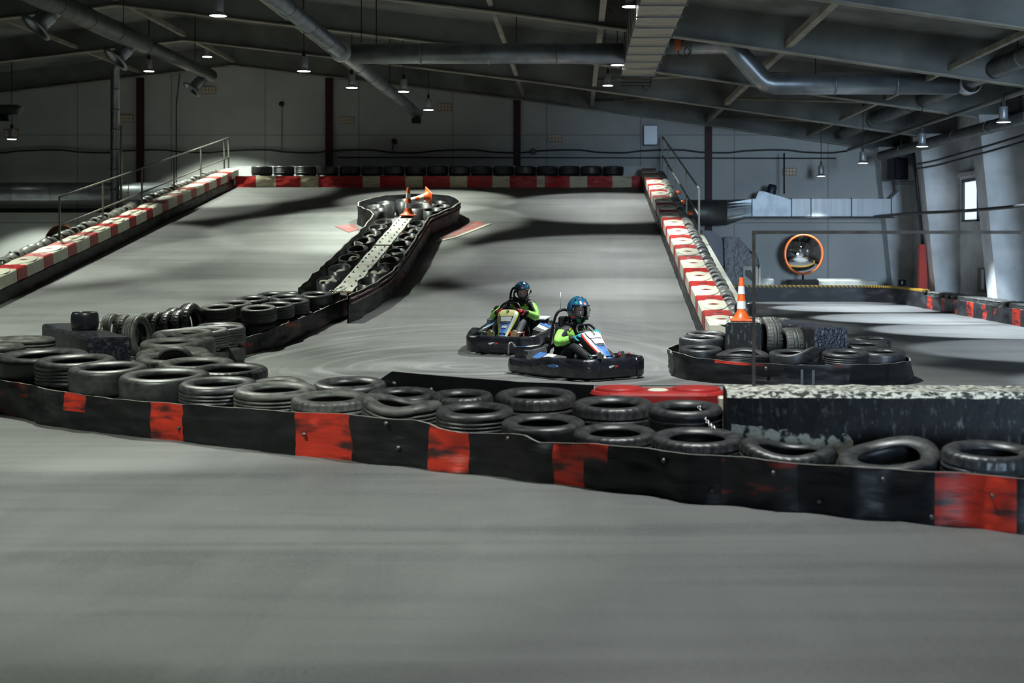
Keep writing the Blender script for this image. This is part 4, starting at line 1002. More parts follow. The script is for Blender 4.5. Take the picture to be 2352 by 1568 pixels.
# electrical cabinet on the side wall
c = P(2260, 650, 36.6); o = empty('electrical_cabinet', (10.6, 36.6, 0), 0, 'olive electrical cabinet beside the wall column past the window', 'cabinet')
m = MB(); m.box((.05, 0, .87), (.5, .7, .62), 0, 0, 1, .01); m.build('cabinet_body', mat('olive_cabinet', (.085, .085, .06), .5), o)
m = MB(); m.box((-.21, -.2, .9), (.02, .25, .5)); m.build('meter_panel', mat('pale_blue_panel', (.35, .42, .58), .3), o)
m = MB(); m.box((.05, -.25, .28), (.06, .06, .56)); m.box((.05, .25, .28), (.06, .06, .56)); m.build('stand', M['rail'], o)
m = MB(); m.tube(smooth([(0, 0, 1.18), (.1, -.1, 1.35), (.22, -.3, 1.6), (.3, -.4, 2.3)], 6), .015, 6); m.build('cable', M['cable'], o)
# red guard and black pipe at the column
c = P(2119, 600, 41.3); o = empty('column_guard', (c.x, 41.3, 0), 0, 'tapered red guard box at the foot of the wall column', 'column guard')
m = MB(); m.hexa([(-.13, -.14, 0), (.13, -.14, 0), (.22, .14, 0), (-.13, .14, 0), (-.11, -.1, 1.78), (.07, -.1, 1.78), (.1, .1, 1.78), (-.11, .1, 1.78)]); m.build('guard_box', M['red_post'], o)
m = MB(); m.tube([(c.x, 41.3, 1.79), (c.x - .16, 41.25, 3.4), (c.x - .30, 41.2, 4.5)], .05, 8); o = m.build('riser_pipe', M['cable']); tag(o, 'black pipe rising from the red guard along the wall column', 'pipe')

# ================================================================== DUCTS
def duct(name, pts, D, mt, label, seams=1.2, cat='air duct', caps=True, n=24):
    o = empty(name, pts[0], 0, label, cat); p0 = Vector(pts[0]); q = [Vector(p) - p0 for p in pts]
    m = MB(); m.tube(q, D / 2, n, caps=caps); m.build('duct_pipe', mt, o)
    for a, b in zip(q[:-1], q[1:]):
        L = (b - a).length; k = int(L / seams)
        for i in range(1, k + 1):
            c = a.lerp(b, i / (k + 1)); d = (b - a).normalized() * .02
            mm = MB(); mm.tube([c - d, c + d], D / 2 + .012, n); mm.build('seam_ring', mt, o)
    return o
def add_hangers(o, pts, top):
    p0 = o.location
    for p in pts:
        m = MB(); m.tube([Vector(p) - p0, Vector((p[0], p[1], top(p[0]))) - p0], .012, 6); m.build('hanger_rod', M['cable'], o)
# slanting small duct and the cross duct
ZD = 5.88
o = duct('air_duct', [(-5.0, 22.5, ZD), (-5.0, 44.6, ZD)], .31, M['galv'], 'small round duct running to the back wall above the ramp', 2.2)
m = MB(); m.box((0.0, 44.3 - 22.5, -.24), (.26, .3, .16)); m.build('outlet', M['black_metal'], o)
m = MB(); m.lathe([(.155, 0), (.165, .05), (.21, .10), (.22, .3), (.2, .34), (0, .34)], 24, M=Matrix.Translation((-.0, 30.1 - 22.5, -.02)) @ Matrix.Rotation(PI / 2, 4, 'Y') @ Matrix.Rotation(PI / 2, 4, 'X') @ Matrix.Translation((0, 0, -.2))); m.build('junction_collar', M['galv_bright'], o)
add_hangers(o, [(-5, 26, ZD), (-5, 33, ZD), (-5, 38, ZD)], roof_z)
o = duct('air_duct', [(-4.82, 30.5, ZD), (1.05, 30.5, ZD)], .44, M['galv'], 'thick round duct crossing to the wrapped square duct', 1.9)
add_hangers(o, [(-4.3, 30.5, ZD), (-1.3, 30.5, ZD), (.6, 30.5, ZD)], roof_z)
# wrapped square duct
o = empty('square_duct', (1.4, 20, 5.69), 0, 'wide square duct wrapped in crinkled tan insulation', 'air duct')
m = MB(); n = 60; rows = []
for (x, z) in ((-.37, .66), (-.37, 0), (-.18, -.01), (0, 0), (.18, -.01), (.37, 0), (.37, .66)):
    rows.append([(x + .012 * noise.noise((i * .9, x * 8, z)), 13.0 * i / n, z + .03 * noise.noise((i * .8, x * 6, 3)) * (1 if z < .1 else .3)) for i in range(n + 1)])
m.grid(rows, 0, False); m.add([r[-1] for r in rows], [tuple(range(7))]); m.add([r[0] for r in rows], [tuple(range(6, -1, -1))]); m.build('wrapped_duct', M['foil'], o)
for i in range(11):
    y = .6 + i * 1.2; m = MB(); m.box((0, y, -.035), (.80, .035, .025)); m.box((-.395, y, .3), (.02, .035, .66)); m.box((.395, y, .3), (.02, .035, .66)); m.build('strap', M['strap'], o)
m = MB(); m.hexa([(-.36, 13.0, -.02), (.33, 13.0, -.02), (.33, 13.06, .0), (-.36, 13.06, .0), (-.33, 13.35, .02), (.28, 13.35, .02), (.28, 13.4, .4), (-.33, 13.4, .4)]); m.build('end_hood', M['galv_dark'], o)
m = MB()
for z in (.0, .08, .16): m.tube([(-.36, 13.42, z - .18), (.33, 13.42, z - .18)], .012, 6)
m.tube([(.33, 13.3, .3), (.36, 13.42, .1), (.33, 13.42, -.18), (.22, 13.45, -.3), (.15, 13.45, -.18)], .014, 6); m.build('grille', M['cable'], o)
for x in (-.36, .36):
    for y in (2, 6, 10.5):
        m = MB(); m.tube([(x, y, .6), (x, y, roof_z(1.4) - 5.69)], .014, 6); m.build('hanger_rod', M['cable'], o)
# duct with the bend, and the long duct it feeds
o = duct('air_duct', [(1.8, 31, 6.16), (3.2, 31, 6.16), (3.35, 31, 6.12), (3.48, 31, 6.0), (4.0, 31, 5.42), (4.12, 31, 5.32), (4.28, 31, 5.28), (8.3, 31, 5.28)], .45, M['galv'], 'thick round duct stepping down with a bend on the lane side', 1.6)
add_hangers(o, [(2.6, 31, 6.16), (5.2, 31, 5.28), (7.6, 31, 5.28)], roof_z)
o = duct('air_duct', [(8.52, 22.5, 5.36), (8.52, 45.2, 5.36)], .40, M['galv_dark'], 'long dark round duct leading back under the side-lane roof', 2.4)
m = MB(); m.lathe([(.21, -.2), (.24, -.18), (.24, .18), (.21, .2)], 24, M=Matrix.Translation((0, 30.9 - 22.5, -.08)) @ Matrix.Rotation(PI / 2, 4, 'X')); m.build('junction_collar', M['galv_bright'], o)
add_hangers(o, [(8.52, 27.5, 5.4), (8.52, 35, 5.4), (8.52, 41, 5.4)], roof_z)
o = duct('wall_duct', [(9.35, 26.5, 4.42), (9.35, 43.7, 4.50)], .29, M['galv_dark'], 'round duct hung along the top of the side wall', 3.0)
add_hangers(o, [(9.35, 29, 4.45), (9.35, 35, 4.47), (9.35, 41, 4.49)], raft_z)
m = MB(); m.tube([(8.95, 26, 4.84), (8.95, 46.7, 4.90)], .05, 8); o = m.build('thin_pipe', M['rail']); tag(o, 'thin grey pipe running under the side-lane ducts to the back wall', 'pipe')
for i, (x, z, nm) in enumerate(((9.72, 4.10, 'upper'), (9.75, 3.97, 'lower'))):
    m = MB(); m.tube(smooth([(x, 26.5, z + .14), (x - .1, 33, z), (x - .06, 38, z - .05), (9.68, 40.4, z - .03)], 8), .028, 6); o = m.build('cable', M['cable']); tag(o, f'{nm} black cable sagging along the side wall', 'cable')
m = MB(); m.tube(smooth([(9.40, 26, 2.62), (9.42, 34, 2.60), (9.42, 40, 2.66), (9.42, 45.4, 2.67)], 6), .04, 8); o = m.build('thin_pipe', M['cable']); tag(o, 'straight black pipe crossing in front of the daylit window', 'pipe')
# left cluster
o = duct('air_duct', [(-10.2, 22.5, 6.5), (-10.2, 33.2, 6.5), (-10.2, 33.5, 6.5)], .44, M['galv_dark'], 'dark round duct with angled nozzles under the ridge', 1.9)
p0 = o.location
m = MB(); m.tube([(0, 10.9, 0), (0, 11.2, 0)], [.22, .15], 24); m.tube([(0, 11.2, 0), (0, 17.2, 0)], .16, 24); m.build('thin_end', M['galv_dark'], o)
for (y, s) in ((5.4, 1.1), (10.2, 1.1), (16.6, .9)):
    q = Matrix.Translation((-.02, y, -.08)) @ Matrix.Rotation(math.radians(-142), 4, 'Y') @ Matrix.Rotation(math.radians(22), 4, 'X')
    m = MB(); m.lathe([(.15 * s, .05), (.15 * s, .18), (.165 * s, .2), (.15 * s, .24), (.165 * s, .28), (.15 * s, .32), (.165 * s, .36), (.15 * s, .40), (.17 * s, .46), (.20 * s, .50), (.31 * s, .54), (.31 * s, .57), (.19 * s, .56), (.15 * s, .48), (.13 * s, .2)], 24, M=q); m.build('nozzle', M['galv'], o)
add_hangers(o, [(-10.2, 26, 6.5), (-10.2, 32, 6.5), (-10.2, 38, 6.5)], roof_z)
o = duct('upright_duct', [(-12.34, 38, 0.0), (-12.34, 38, 6.45), (-12.2, 37.9, 6.6)], .23, M['galv'], 'slim ribbed duct rising in front of the back wall', .55)
m = MB(); m.tube([(X_(277, 38), 38.05, 0), (X_(277, 38), 38.05, 4.95)], .03, 8); o = m.build('thin_pipe', mat('pale_pipe', (.38, .37, .30), .6)); tag(o, 'thin pale pipe beside the upright slim duct', 'pipe')
o = duct('air_duct', [(-19.5, 38.5, 5.42), (X_(40, 38.5), 38.5, 5.42), (X_(48, 38.5), 38.5, 5.38)], .30, M['galv_dark'], 'dark duct end poking in at the frame edge', 1.5)
m = MB(); m.lathe([(.12, 0), (.14, -.14), (.17, -.16), (.17, -.19), (0, -.19)], 20, M=Matrix.Translation((3.98, 0, -.12))); m.build('outlet', M['black_metal'], o)
add_hangers(o, [(-16.5, 38.5, 5.4)], roof_z)
o = duct('wall_duct', [(-26, 46.35, 3.5), (X_(392, 46.35), 46.35, 3.5)], .60, M['galv'], 'large round duct low along the back wall behind the long railing', 1.4)
# duct run behind the far lane
Y = 45.3; z0, z1 = H - (497 - VY) / F * Y, H - (457 - VY) / F * Y; zm = (z0 + z1) / 2; dz = z1 - z0
o = empty('sheet_duct', (X_(1725, Y), Y, z0), 0, 'bright sheet-metal duct with a rising elbow on the back wall', 'air duct'); x0 = o.location.x
xe = X_(2043, Y) - x0; xd = X_(1815, Y) - x0
m = MB(); m.box(((xd + xe) / 2, 0, dz / 2), (xe - xd, .5, dz)); m.build('straight_run', M['galv_bright'], o)
m = MB(); m.hexa([(0, -.25, 0), (xd, -.25, 0), (xd, .25, 0), (0, .25, 0), (.0, -.25, dz), (xd, -.25, dz * .98), (xd, .25, dz * .98), (0, .25, dz)])
m.hexa([(.12, -.24, dz), (xd - .05, -.24, dz * .97), (xd - .05, .24, dz * .97), (.12, .24, dz), (.22, -.24, dz + .24), (.35, -.24, dz + .24), (.35, .24, dz + .24), (.22, .24, dz + .24)]); m.build('damper_box', M['galv'], o)
ro = .92; ri = .25; pts = [(xe, 0)] + [(xe + ro * math.sin(a), ro - ro * math.cos(a)) for a in [PI / 2 * k / 12 for k in range(1, 13)]] + [(xe + ro, 1.6), (xe + ro - .72, 1.6), (xe + ri, dz + ri)] + [(xe, dz)]
m = MB(); m.prism(pts, -.25, .25, 0, Matrix.Rotation(PI / 2, 4, 'X')); m.build('elbow', M['galv_bright'], o)
for xx in (.0, xd, xd + .62, xd + 1.9, xe):
    m = MB(); m.box((xx, -.01, dz / 2), (.03, .54, dz + .04)); m.build('flange', M['black_metal'], o)
m = MB(); m.box((xe + ro - .36, 0, 1.1), (.76, .53, .03)); m.box((xe + ro - .36, 0, 1.02), (.76, .53, .02)); m.build('flange', M['strap'], o)
m = MB(); m.lathe([(.14, 0), (.15, .03), (.15, .22), (.12, .3), (0, .31)], 20, M=Matrix.Translation((.62, -.1, dz + .16)) @ Matrix.Rotation(.2, 4, 'Y')); m.build('fan_motor', mat('navy_motor', (.02, .025, .06), .4), o)
xr = X_(1602, Y) - x0; zc = H - (488 - VY) / F * Y - z0
m = MB(); m.tube([(xr - .6, .05, zc), (X_(1668, Y) - x0, .05, zc)], .41, 28); m.build('round_section', M['galv_dark'], o)
m = MB(); vs = []; n = 24
rows = [[(X_(1668, Y) - x0, .05 + .41 * math.cos(2 * PI * k / n), zc + .41 * math.sin(2 * PI * k / n)) for k in range(n)]]
sq = []
for k in range(n):
    a = 2 * PI * k / n; c_, s_ = math.cos(a), math.sin(a); f = 1 / max(abs(c_), abs(s_)); sq.append((0, .25 * c_ * f, dz / 2 + dz / 2 * s_ * f))
rows.append(sq); m.grid(rows, 0, False, True); m.build('transition', M['galv'], o)
m = MB(); m.box(((xe + .0) / 2 - .1, -.05, -.03), (xe + .4, .5, .04)); m.build('support_rail', M['cable'], o)
# black speaker box
c = P(2062, 388, 44.6); o = empty('speaker_box', c, .3, 'black speaker box hung at the back corner above the duct elbow', 'speaker')
m = MB(); m.box((0, 0, 0), (.5, .45, .68), 0, 0, 1, .02); m.build('cabinet', M['black_plastic'], o)
m = MB(); m.box((.02, -.235, 0), (.42, .02, .58)); m.build('front_grille', mat('speaker_cloth', (.03, .03, .05), .7), o)
m = MB(); m.tube([(0, 0, .34), (0, 0, .75)], .02, 6); m.build('bracket', M['cable'], o)

# actuator and junction box on the stepped duct
c = P(1556, 100, 30.6); o = empty('actuator', c, 0, 'orange damper actuator on the duct beside the wrapped duct', 'actuator')
m = MB(); m.box((0, 0, 0), (.13, .1, .29), 0, 0, 1, .012); m.build('actuator_case', M['orange_box'], o)
m = MB(); m.lathe([(0, .06), (.03, .06), (.03, .04)], 12, M=Matrix.Translation((0, 0, .07)) @ Matrix.Rotation(PI / 2, 4, 'X')); m.build('dial', M['strap'], o)
m = MB(); m.box((.22, .05, 0), (.17, .1, .16), 0, 0, 1, .01); m.build('terminal_box', M['rail'], o)
m = MB(); m.tube(smooth([(.02, 0, -.15), (.05, 0, -.26), (.18, 0, -.3), (.26, 0, -.18), (.22, .02, -.08)], 6), .011, 6); m.tube(smooth([(.2, 0, -.08), (.14, 0, -.18), (.2, 0, -.27), (.29, 0, -.2), (.28, .02, -.06)], 6), .011, 6); m.build('wire_loop', M['cable'], o)

# ------------------------------------------------------------------ wall fittings
m = MB(); pts = []
for i in range(60):
    px = -60 + i * 34; pts.append((X_(px, 46.9), 46.9, H - (346 + 2.0 * math.sin(i * .9) + (3 if i % 7 < 3 else 0) - VY) / F * 46.9))
m.tube(pts, .03, 6); o = m.build('cable', M['cable']); tag(o, 'thick black cable strung along the whole back wall', 'cable')
m = MB(); m.tube([(X_(775, 46.92), 46.92, 4.66), (X_(1920, 46.92), 46.92, 4.62)], .022, 6); o = m.build('cable', M['cable']); tag(o, 'second thinner cable just under the thick wall cable', 'cable')
c = P(906, 325, 46.7); o = empty('security_camera', c, 0, 'small dark camera on the back wall above the cables', 'camera')
m = MB(); m.box((0, 0, 0), (.16, .3, .16), 0, 0, 1, .03); m.build('housing', M['black_plastic'], o)
m = MB(); m.tube([(-.05, .1, -.1), (-.1, .2, -.28)], .02, 6); m.build('bracket', M['black_metal'], o)
c = P(647, 239, 46.8); o = empty('wall_sensor', c, 0, 'small round sensor with conduit above the first back barrier tyres', 'sensor')
m = MB(); m.lathe([(.0, .12), (.08, .1), (.09, .0), (0, 0)], 16, M=Matrix.Rotation(PI / 2, 4, 'X')); m.build('sensor_head', M['black_plastic'], o)
m = MB(); m.tube([(0, .1, -.05), (-.02, .1, -1.6)], .014, 6); m.build('conduit', M['rail'], o)
c = P(1225, 348, 46.8); m = MB(); m.lathe([(0, .12), (.1, .12), (.1, .08), (.06, .07), (.06, .03), (.1, .02), (.1, 0), (0, 0)], 20, M=Matrix.Translation(c) @ Matrix.Rotation(PI / 2, 4, 'X')); o = m.build('cable_spool', M['rail']); tag(o, 'pale round cable spool on the back wall cable', 'spool')
c = P(1494, 311, 46.75); o = empty('wall_box', c, 0, 'pale grey control box above the top of the kart-side railing', 'control box')
m = MB(); m.box((0, 0, 0), (.48, .3, .66), 0, 0, 1, .015); m.build('box_body', M['grey_panel'], o); m = MB(); m.box((0, -.16, 0), (.42, .02, .6)); m.build('box_door', M['lamp_body'], o)
m = MB(); m.tube([(X_(405, 46.8), 46.8, 3.6), (X_(405, 46.8), 46.8, 6.4), (X_(413, 46.8), 46.8, 7.4)], .018, 6); o = m.build('cable', M['cable']); tag(o, 'thin dark cable climbing the back wall over the long railing', 'cable')
m = MB(); m.tube([(X_(1801, 45.4), 45.4, 4.7), (X_(1801, 45.4), 45.4, 3.4)], .03, 6); o = m.build('cable', M['cable']); tag(o, 'black cable dropping from the roof to the fan motor', 'cable')

# ------------------------------------------------------------------ hanging lamps
def make_lamp():
    o = empty('high_bay_lamp'); 
    m = MB(); m.lathe([(0, .33), (.085, .33), (.092, .32), (.092, .09), (.085, .075)], 28); m.build('lamp_body', M['lamp_body'], o)
    m = MB(); m.lathe([(.085, .08), (.10, .06), (.135, .02), (.155, 0), (.150, .0), (.13, .018), (.095, .055)], 32); m.build('reflector', M['lamp_body'], o)
    m = MB(); m.lathe([(0, .006), (.147, .006)], 32); m.build('lens', M['lamp_glow'], o)
    m = MB(); m.box((0, 0, .40), (.07, .05, .12)); m.tube([(0, 0, .33), (0, 0, .40)], .015, 6); m.build('junction_box', M['cable'], o)
    m = MB(); m.tube([(0, 0, 0), (0, 0, 1)], .012, 6); m.build('suspension_rod', M['cable'], o); return o
LP = [  # px, py, depth, power, tint, look
 (501, 37, 24.4, 1, 0, 'hanging lamp nearest the long dark nozzle duct, largest on that side'),
 (342, 164, 40.6, 1, 0, 'hanging lamp below the nozzle duct in front of the red column'),
 (476, 131, 44.0, 1, 0, 'hanging lamp at the ridge near the back wall'),
 (698, 164, 31.8, 1, 0, 'hanging lamp beside the joint of the crossing duct'),
 (808, 202, 35.8, 1, 0, 'hanging lamp just under the slanting small duct'),
 (927, 211, 37.6, 1, 0, 'hanging lamp on the kart side of the slanting small duct'),
 (984, 253, 41.3, 1, 0, 'hanging lamp next to the end of the slanting small duct'),
 (1448, 16, 24.5, 1, 1, 'hanging lamp high beside the wrapped square duct'),
 (1418, 150, 31.2, 1, 1, 'hanging lamp at the end of the crossing duct'),
 (1396, 197, 40.1, 1, 1, 'hanging lamp below the crossing duct end'),
 (2305, 281, 29.6, 1, 2, 'hanging lamp in front of the side wall duct, largest on the lane side'),
 (2118, 337, 34.4, 1, 2, 'hanging lamp over the middle of the side wall duct'),
 (1982, 375, 39.9, 1, 2, 'hanging lamp near the end of the side wall duct'),
 (1886, 405, 44.3, 1, 2, 'low hanging lamp lighting the bright sheet-metal duct'),
 (27, 320, 44.2, 1, 0, 'hanging lamp over the parked kart')]
proto = None; LAMPS = []
for px, py, Y, pw, tn, look in LP:
    o = make_lamp() if proto is None else copy_tree(proto)
    if proto is None: proto = o
    p = P(px, py, Y); o.location = p; tag(o, look, 'lamp', 'high bay lamps under the roof')
    rod = [c for c in o.children if c.name.startswith('suspension')][0]; top = roof_z(p.x) - p.z - .02
    rod.scale = (1, 1, top - .42); rod.location = (0, 0, .42); LAMPS.append((o, p, tn))
# ================================================================== KARTS
def K_(name, c, rough=.4, **k): return mat(name, c, rough, **k)
M['wrap'] = mat('wrinkled_black_wrap', (.010, .011, .016), .24, col2=(.03, .033, .045), scale=5, detail=7, lo=.45, hi=.8, stretch=(1, 1, 2.2), bump=1.0, bscale=9, coat=.3)
M['k_white'] = K_('kart_white', (.74, .75, .76), .35); M['k_blue'] = K_('kart_blue', (.06, .19, .55), .35, col2=(.20, .34, .66), scale=7, lo=.5, hi=.75)
M['k_red'] = K_('kart_red', (.70, .035, .025), .35); M['k_yellow'] = K_('kart_yellow', (.80, .78, .34), .4); M['k_lime'] = K_('kart_lime', (.62, .82, .10), .4)
M['k_grey'] = K_('kart_grey', (.10, .105, .11), .5); M['k_silver'] = K_('kart_silver', (.58, .58, .58), .3, metal=.8); M['k_green'] = K_('kart_green', (.02, .22, .10), .5)
M['k_ink'] = K_('number_ink', (.015, .015, .015), .6); M['k_orange'] = K_('kart_orange', (.75, .10, .02), .5)

def text_part(name, s, size, mt, parent, loc, rot):
    cu = bpy.data.curves.new(name, 'FONT'); cu.body = s; cu.size = size; cu.extrude = .001; cu.align_x = 'CENTER'; cu.align_y = 'CENTER'; cu.materials.append(mt)
    t = bpy.data.objects.new(name, cu); COL.objects.link(t); dg = bpy.context.evaluated_depsgraph_get(); dg.update(); me = bpy.data.meshes.new_from_object(t.evaluated_get(dg)); bpy.data.objects.remove(t)
    o = link(name, me, parent); o.location = loc; o.rotation_euler = rot; return o

def make_kart(c, rz, pitch, label, plate, digit, edge, shoe_side=None, steer=0.0, full=True):
    k = empty('go_kart', c, 0, label, 'go-kart'); k.rotation_euler = (pitch, 0, rz)
    L2, W2 = .93, .66
    # wraparound bumper
    path = []
    def corner(cx, cy, r, a0, a1, n=8):
        for i in range(n + 1):
            a = math.radians(a0 + (a1 - a0) * i / n); path.append((cx + r * math.cos(a), cy + r * math.sin(a)))
    corner(W2 - .36, L2 - .28, .30, 0, 90); corner(-W2 + .36, L2 - .28, .30, 90, 180)
    path.append((-W2, .35)); path.append((-W2 - .01, 0)); path.append((-W2, -.35))
    corner(-W2 + .27, -L2 + .27, .27, 180, 270); corner(W2 - .27, -L2 + .27, .27, 270, 360)
    path.append((W2, -.35)); path.append((W2 + .01, 0)); path.append((W2, .35))
    path = [tuple(v) for v in smooth(path + [path[0]], 4)[:-1]]
    m = MB(); rows = []; prof = [(-.05, 0.02), (.0, 0), (.022, .12), (.03, .5), (.022, .86), (-.005, 1.0), (-.06, .99), (-.05, .5), (-.05, .02)]
    n = len(path)
    for off, u in prof:
        r = []
        for i, (x, y) in enumerate(path):
            a = path[i - 1]; b = path[(i + 1) % n]; d = Vector((b[0] - a[0], b[1] - a[1])).normalized(); nx, ny = d.y, -d.x
            f = min(1, max(0, (y + .25) / .45)); f = f * f * (3 - 2 * f)
            h = .20 + .065 * f; w = .012 * noise.noise((x * 4, y * 4, u * 3)) * (1 if 0 < u < 1 else .4)
            r.append((x + nx * (off + w), y + ny * (off + w), .045 + h * u + (.012 * noise.noise((x * 5, y * 5, 9)) if u > .8 else 0)))
        rows.append(r)
    m.grid(rows, 0, True, True); m.build('bumper', M['wrap'], k)
    for (x, y, ang, ln, mt) in ((.10, L2 + .036, 0, .16, 'k_white'), (.04, L2 + .040, 0, .06, 'k_red'), (-.28, L2 + .030, 0, .14, 'k_blue'), (W2 + .028, .36, 1, .24, 'k_blue'), (-W2 - .028, .36, 1, .24, 'k_blue')):
        mm = MB(); 
        sl = [(ln * .5 * math.cos(a), .020 * math.sin(a)) for a in [2 * PI * i / 14 for i in range(14)]]
        q = Matrix.Translation((x, y, .20)) @ (Matrix.Rotation(PI / 2, 4, 'Z') if ang else Matrix()) @ Matrix.Rotation(PI / 2, 4, 'X')
        mm.prism(sl, -.012, .012, 0, q); mm.build('bumper_slot', M[mt], k)
    # floor pan and rails
    m = MB(); m.box((0, .12, .055), (.86, 1.35, .02)); m.box((0, -.55, .07), (1.0, .08, .05)); m.build('floor_pan', M['k_grey'], k)
    m = MB()
    for sx in (-1, 1): m.tube(smooth([(sx * .30, -.85, .10), (sx * .34, -.3, .10), (sx * .36, .3, .10), (sx * .26, .78, .10)], 4), .016, 8)
    m.build('chassis_rail', M['black_metal'], k)
    # wheels
    for sx in (-1, 1):
        for (y, r, w) in ((.52, .125, .12), (-.56, .14, .19)):
            q = Matrix.Translation((sx * (.49 if y > 0 else .50), y, r)) @ Matrix.Rotation(PI / 2, 4, 'Y') @ Matrix.Translation((0, 0, -w / 2))
            mm = MB(); mm.lathe([(.45 * r, .01), (.55 * r, 0), (.85 * r, 0), (.97 * r, .02), (r, .05), (r, w - .05), (.97 * r, w - .02), (.85 * r, w), (.55 * r, w), (.45 * r, w - .01)], 28, M=q); wo = mm.build('wheel', M['rubber_new'], k)
            mm = MB(); mm.lathe([(0, w * .3), (.3 * r, w * .3), (.46 * r, .0 + .012), (.46 * r, w - .012), (.3 * r, w * .7), (0, w * .7)], 18, M=q); mm.build('rim', M['k_silver'], wo)
    m = MB(); m.tube([(-.5, -.56, .14), (.5, -.56, .14)], .02, 8); m.build('rear_axle', M['k_silver'], k)
    # side pods with stickers
    for sx in (-1, 1):
        m = MB(); m.hexa([(sx * .36, -.42, .08), (sx * .60, -.36, .08), (sx * .60, .26, .08), (sx * .36, .32, .08), (sx * .38, -.40, .335), (sx * .57, -.33, .26), (sx * .57, .22, .25), (sx * .38, .26, .31)] if sx > 0 else
                   [(-.60, -.36, .08), (-.36, -.42, .08), (-.36, .32, .08), (-.60, .26, .08), (-.57, -.33, .26), (-.38, -.40, .335), (-.38, .26, .31), (-.57, .22, .25)]); p_ = m.build('side_pod', M['k_grey'], k)
        for (ya, yb, mt) in ((-.36, -.17, 'k_blue'), (-.15, .06, 'k_white'), (.08, .18, 'k_grey')):
            z = lambda x, y: .34 - (abs(x) - .38) * .40 - max(0, y + .4) * .035
            mm = MB(); mm.add([(sx * .395, ya, z(.395, ya) + .003), (sx * .56, ya + .03, z(.56, ya) + .003), (sx * .56, yb, z(.56, yb) + .003), (sx * .395, yb, z(.395, yb) + .003)], [(0, 1, 2, 3) if sx > 0 else (3, 2, 1, 0)]); mm.build('pod_sticker', M[mt], p_)
    # seat
    m = MB(); rows = []
    for (y, z, hw, cv) in ((.16, .14, .17, .02), (.0, .095, .19, .05), (-.22, .085, .20, .07), (-.32, .13, .20, .10), (-.35, .28, .20, .12), (-.37, .44, .19, .10), (-.385, .54, .155, .06), (-.39, .58, .10, .02)):
        rows.append([(hw * 1.06 * math.sin(t * 1.35), y + cv * (1 - math.cos(t * 1.3)) * .8, z + (.14 if y > -.4 else 0) * (1 - math.cos(t * 1.35))) for t in [j / 4 - 1 for j in range(9)]])
    m.grid(rows); o = m.build('seat', M['black_plastic'], k); sd = o.modifiers.new('thick', 'SOLIDIFY'); sd.thickness = .02
    # roll hoop, headrest, antenna
    m = MB()
    m.tube(smooth([(-.17, -.52, .10), (-.165, -.44, .42), (-.145, -.37, .74), (-.095, -.335, .885), (0, -.325, .92), (.095, -.335, .885), (.145, -.37, .74), (.165, -.44, .42), (.17, -.52, .10)], 5), .020, 10)
    m.tube([(-.145, -.37, .73), (.145, -.37, .73)], .013, 8); m.tube([(-.165, -.43, .52), (-.24, -.78, .28)], .016, 8); m.tube([(.165, -.43, .52), (.24, -.78, .28)], .016, 8)
    for s in (-1, 1): m.box((s * .185, -.47, .50), (.05, .09, .07), 0, 0, 1, .01); m.box((s * .195, -.52, .34), (.06, .10, .06), 0, 0, 1, .01); m.box((s * .18, -.50, .45), (.03, .14, .03), 0, 0, 1, .008)
    m.build('roll_hoop', M['black_metal'], k)
    m = MB(); m.box((0, -.325, .75), (.16, .06, .16), 0, 0, 1, .02); m.build('headrest', M['black_plastic'], k)
    m = MB(); m.tube([(.05, -.33, .90), (.05, -.33, 1.17)], .004, 6); m.build('antenna', M['k_silver'], k)
    # engine and covers
    m = MB(); m.box((-.40, -.58, .24), (.34, .36, .26), 0, 0, 1, .02); m.flipx(); m.build('engine', M['k_grey'], k)
    m = MB(); m.lathe([(0, .15), (.09, .15), (.1, .1), (.1, -.1), (0, -.1)], 16, M=Matrix.Translation((-.36, -.55, .26)) @ Matrix.Rotation(PI / 2, 4, 'Y')); m.build('muffler', M['k_grey'], k)
    m = MB(); m.box((-.36, -.6, .2), (.26, .26, .2), 0, 0, 1, .015); m.build('chain_guard', M['black_plastic'], k)
    m = MB(); m.box((-.42, -.72, .46), (.21, .13, .15), 0, 0, 1, .025); m.flipx(); m.build('air_box', M['black_plastic'], k)
    m = MB(); m.hexa([(-.62, -.76, .33), (-.24, -.80, .33), (-.26, -.42, .33), (-.56, -.38, .33), (-.58, -.72, .39), (-.28, -.74, .40), (-.29, -.46, .42), (-.52, -.42, .40)]); m.flipx(); ec = m.build('engine_cover', M['black_plastic'], k)
    for (pts, mt) in (([(-.57, -.71, .393), (-.45, -.715, .399), (-.43, -.6, .405), (-.55, -.57, .398)], 'k_blue'), ([(-.44, -.715, .40), (-.30, -.73, .403), (-.31, -.59, .412), (-.42, -.60, .406)], 'k_white'), ([(-.54, -.55, .40), (-.30, -.58, .414), (-.31, -.47, .423), (-.51, -.43, .404)], 'k_white')):
        mm = MB(); mm.add([(x, y, z + .004) for x, y, z in pts], [(0, 1, 2, 3)]); mm.flipx(); mm.build('cover_sticker', M[mt], ec)
    m = MB(); m.hexa([(-.60, -.42, .24), (-.28, -.44, .20), (-.28, -.36, .20), (-.52, -.34, .24), (-.57, -.40, .36), (-.29, -.42, .40), (-.29, -.36, .40), (-.50, -.34, .36)]); m.flipx(); bx = m.build('battery_box', M['k_grey'], k)
    m = MB(); m.box((.36, -.46, .38), (.22, .3, .03), .1, 0, 1, .01); m.flipx(); m.build('engine_guard', M['k_white'], k)
    m = MB(); m.tube(smooth([(-.62, -.84, .28), (-.60, -.86, .42), (-.54, -.86, .44), (-.52, -.8, .38), (-.56, -.5, .30), (-.56, -.40, .22)], 5), .016, 8); m.flipx(); m.build('rear_bar', M['grey_metal'], k)
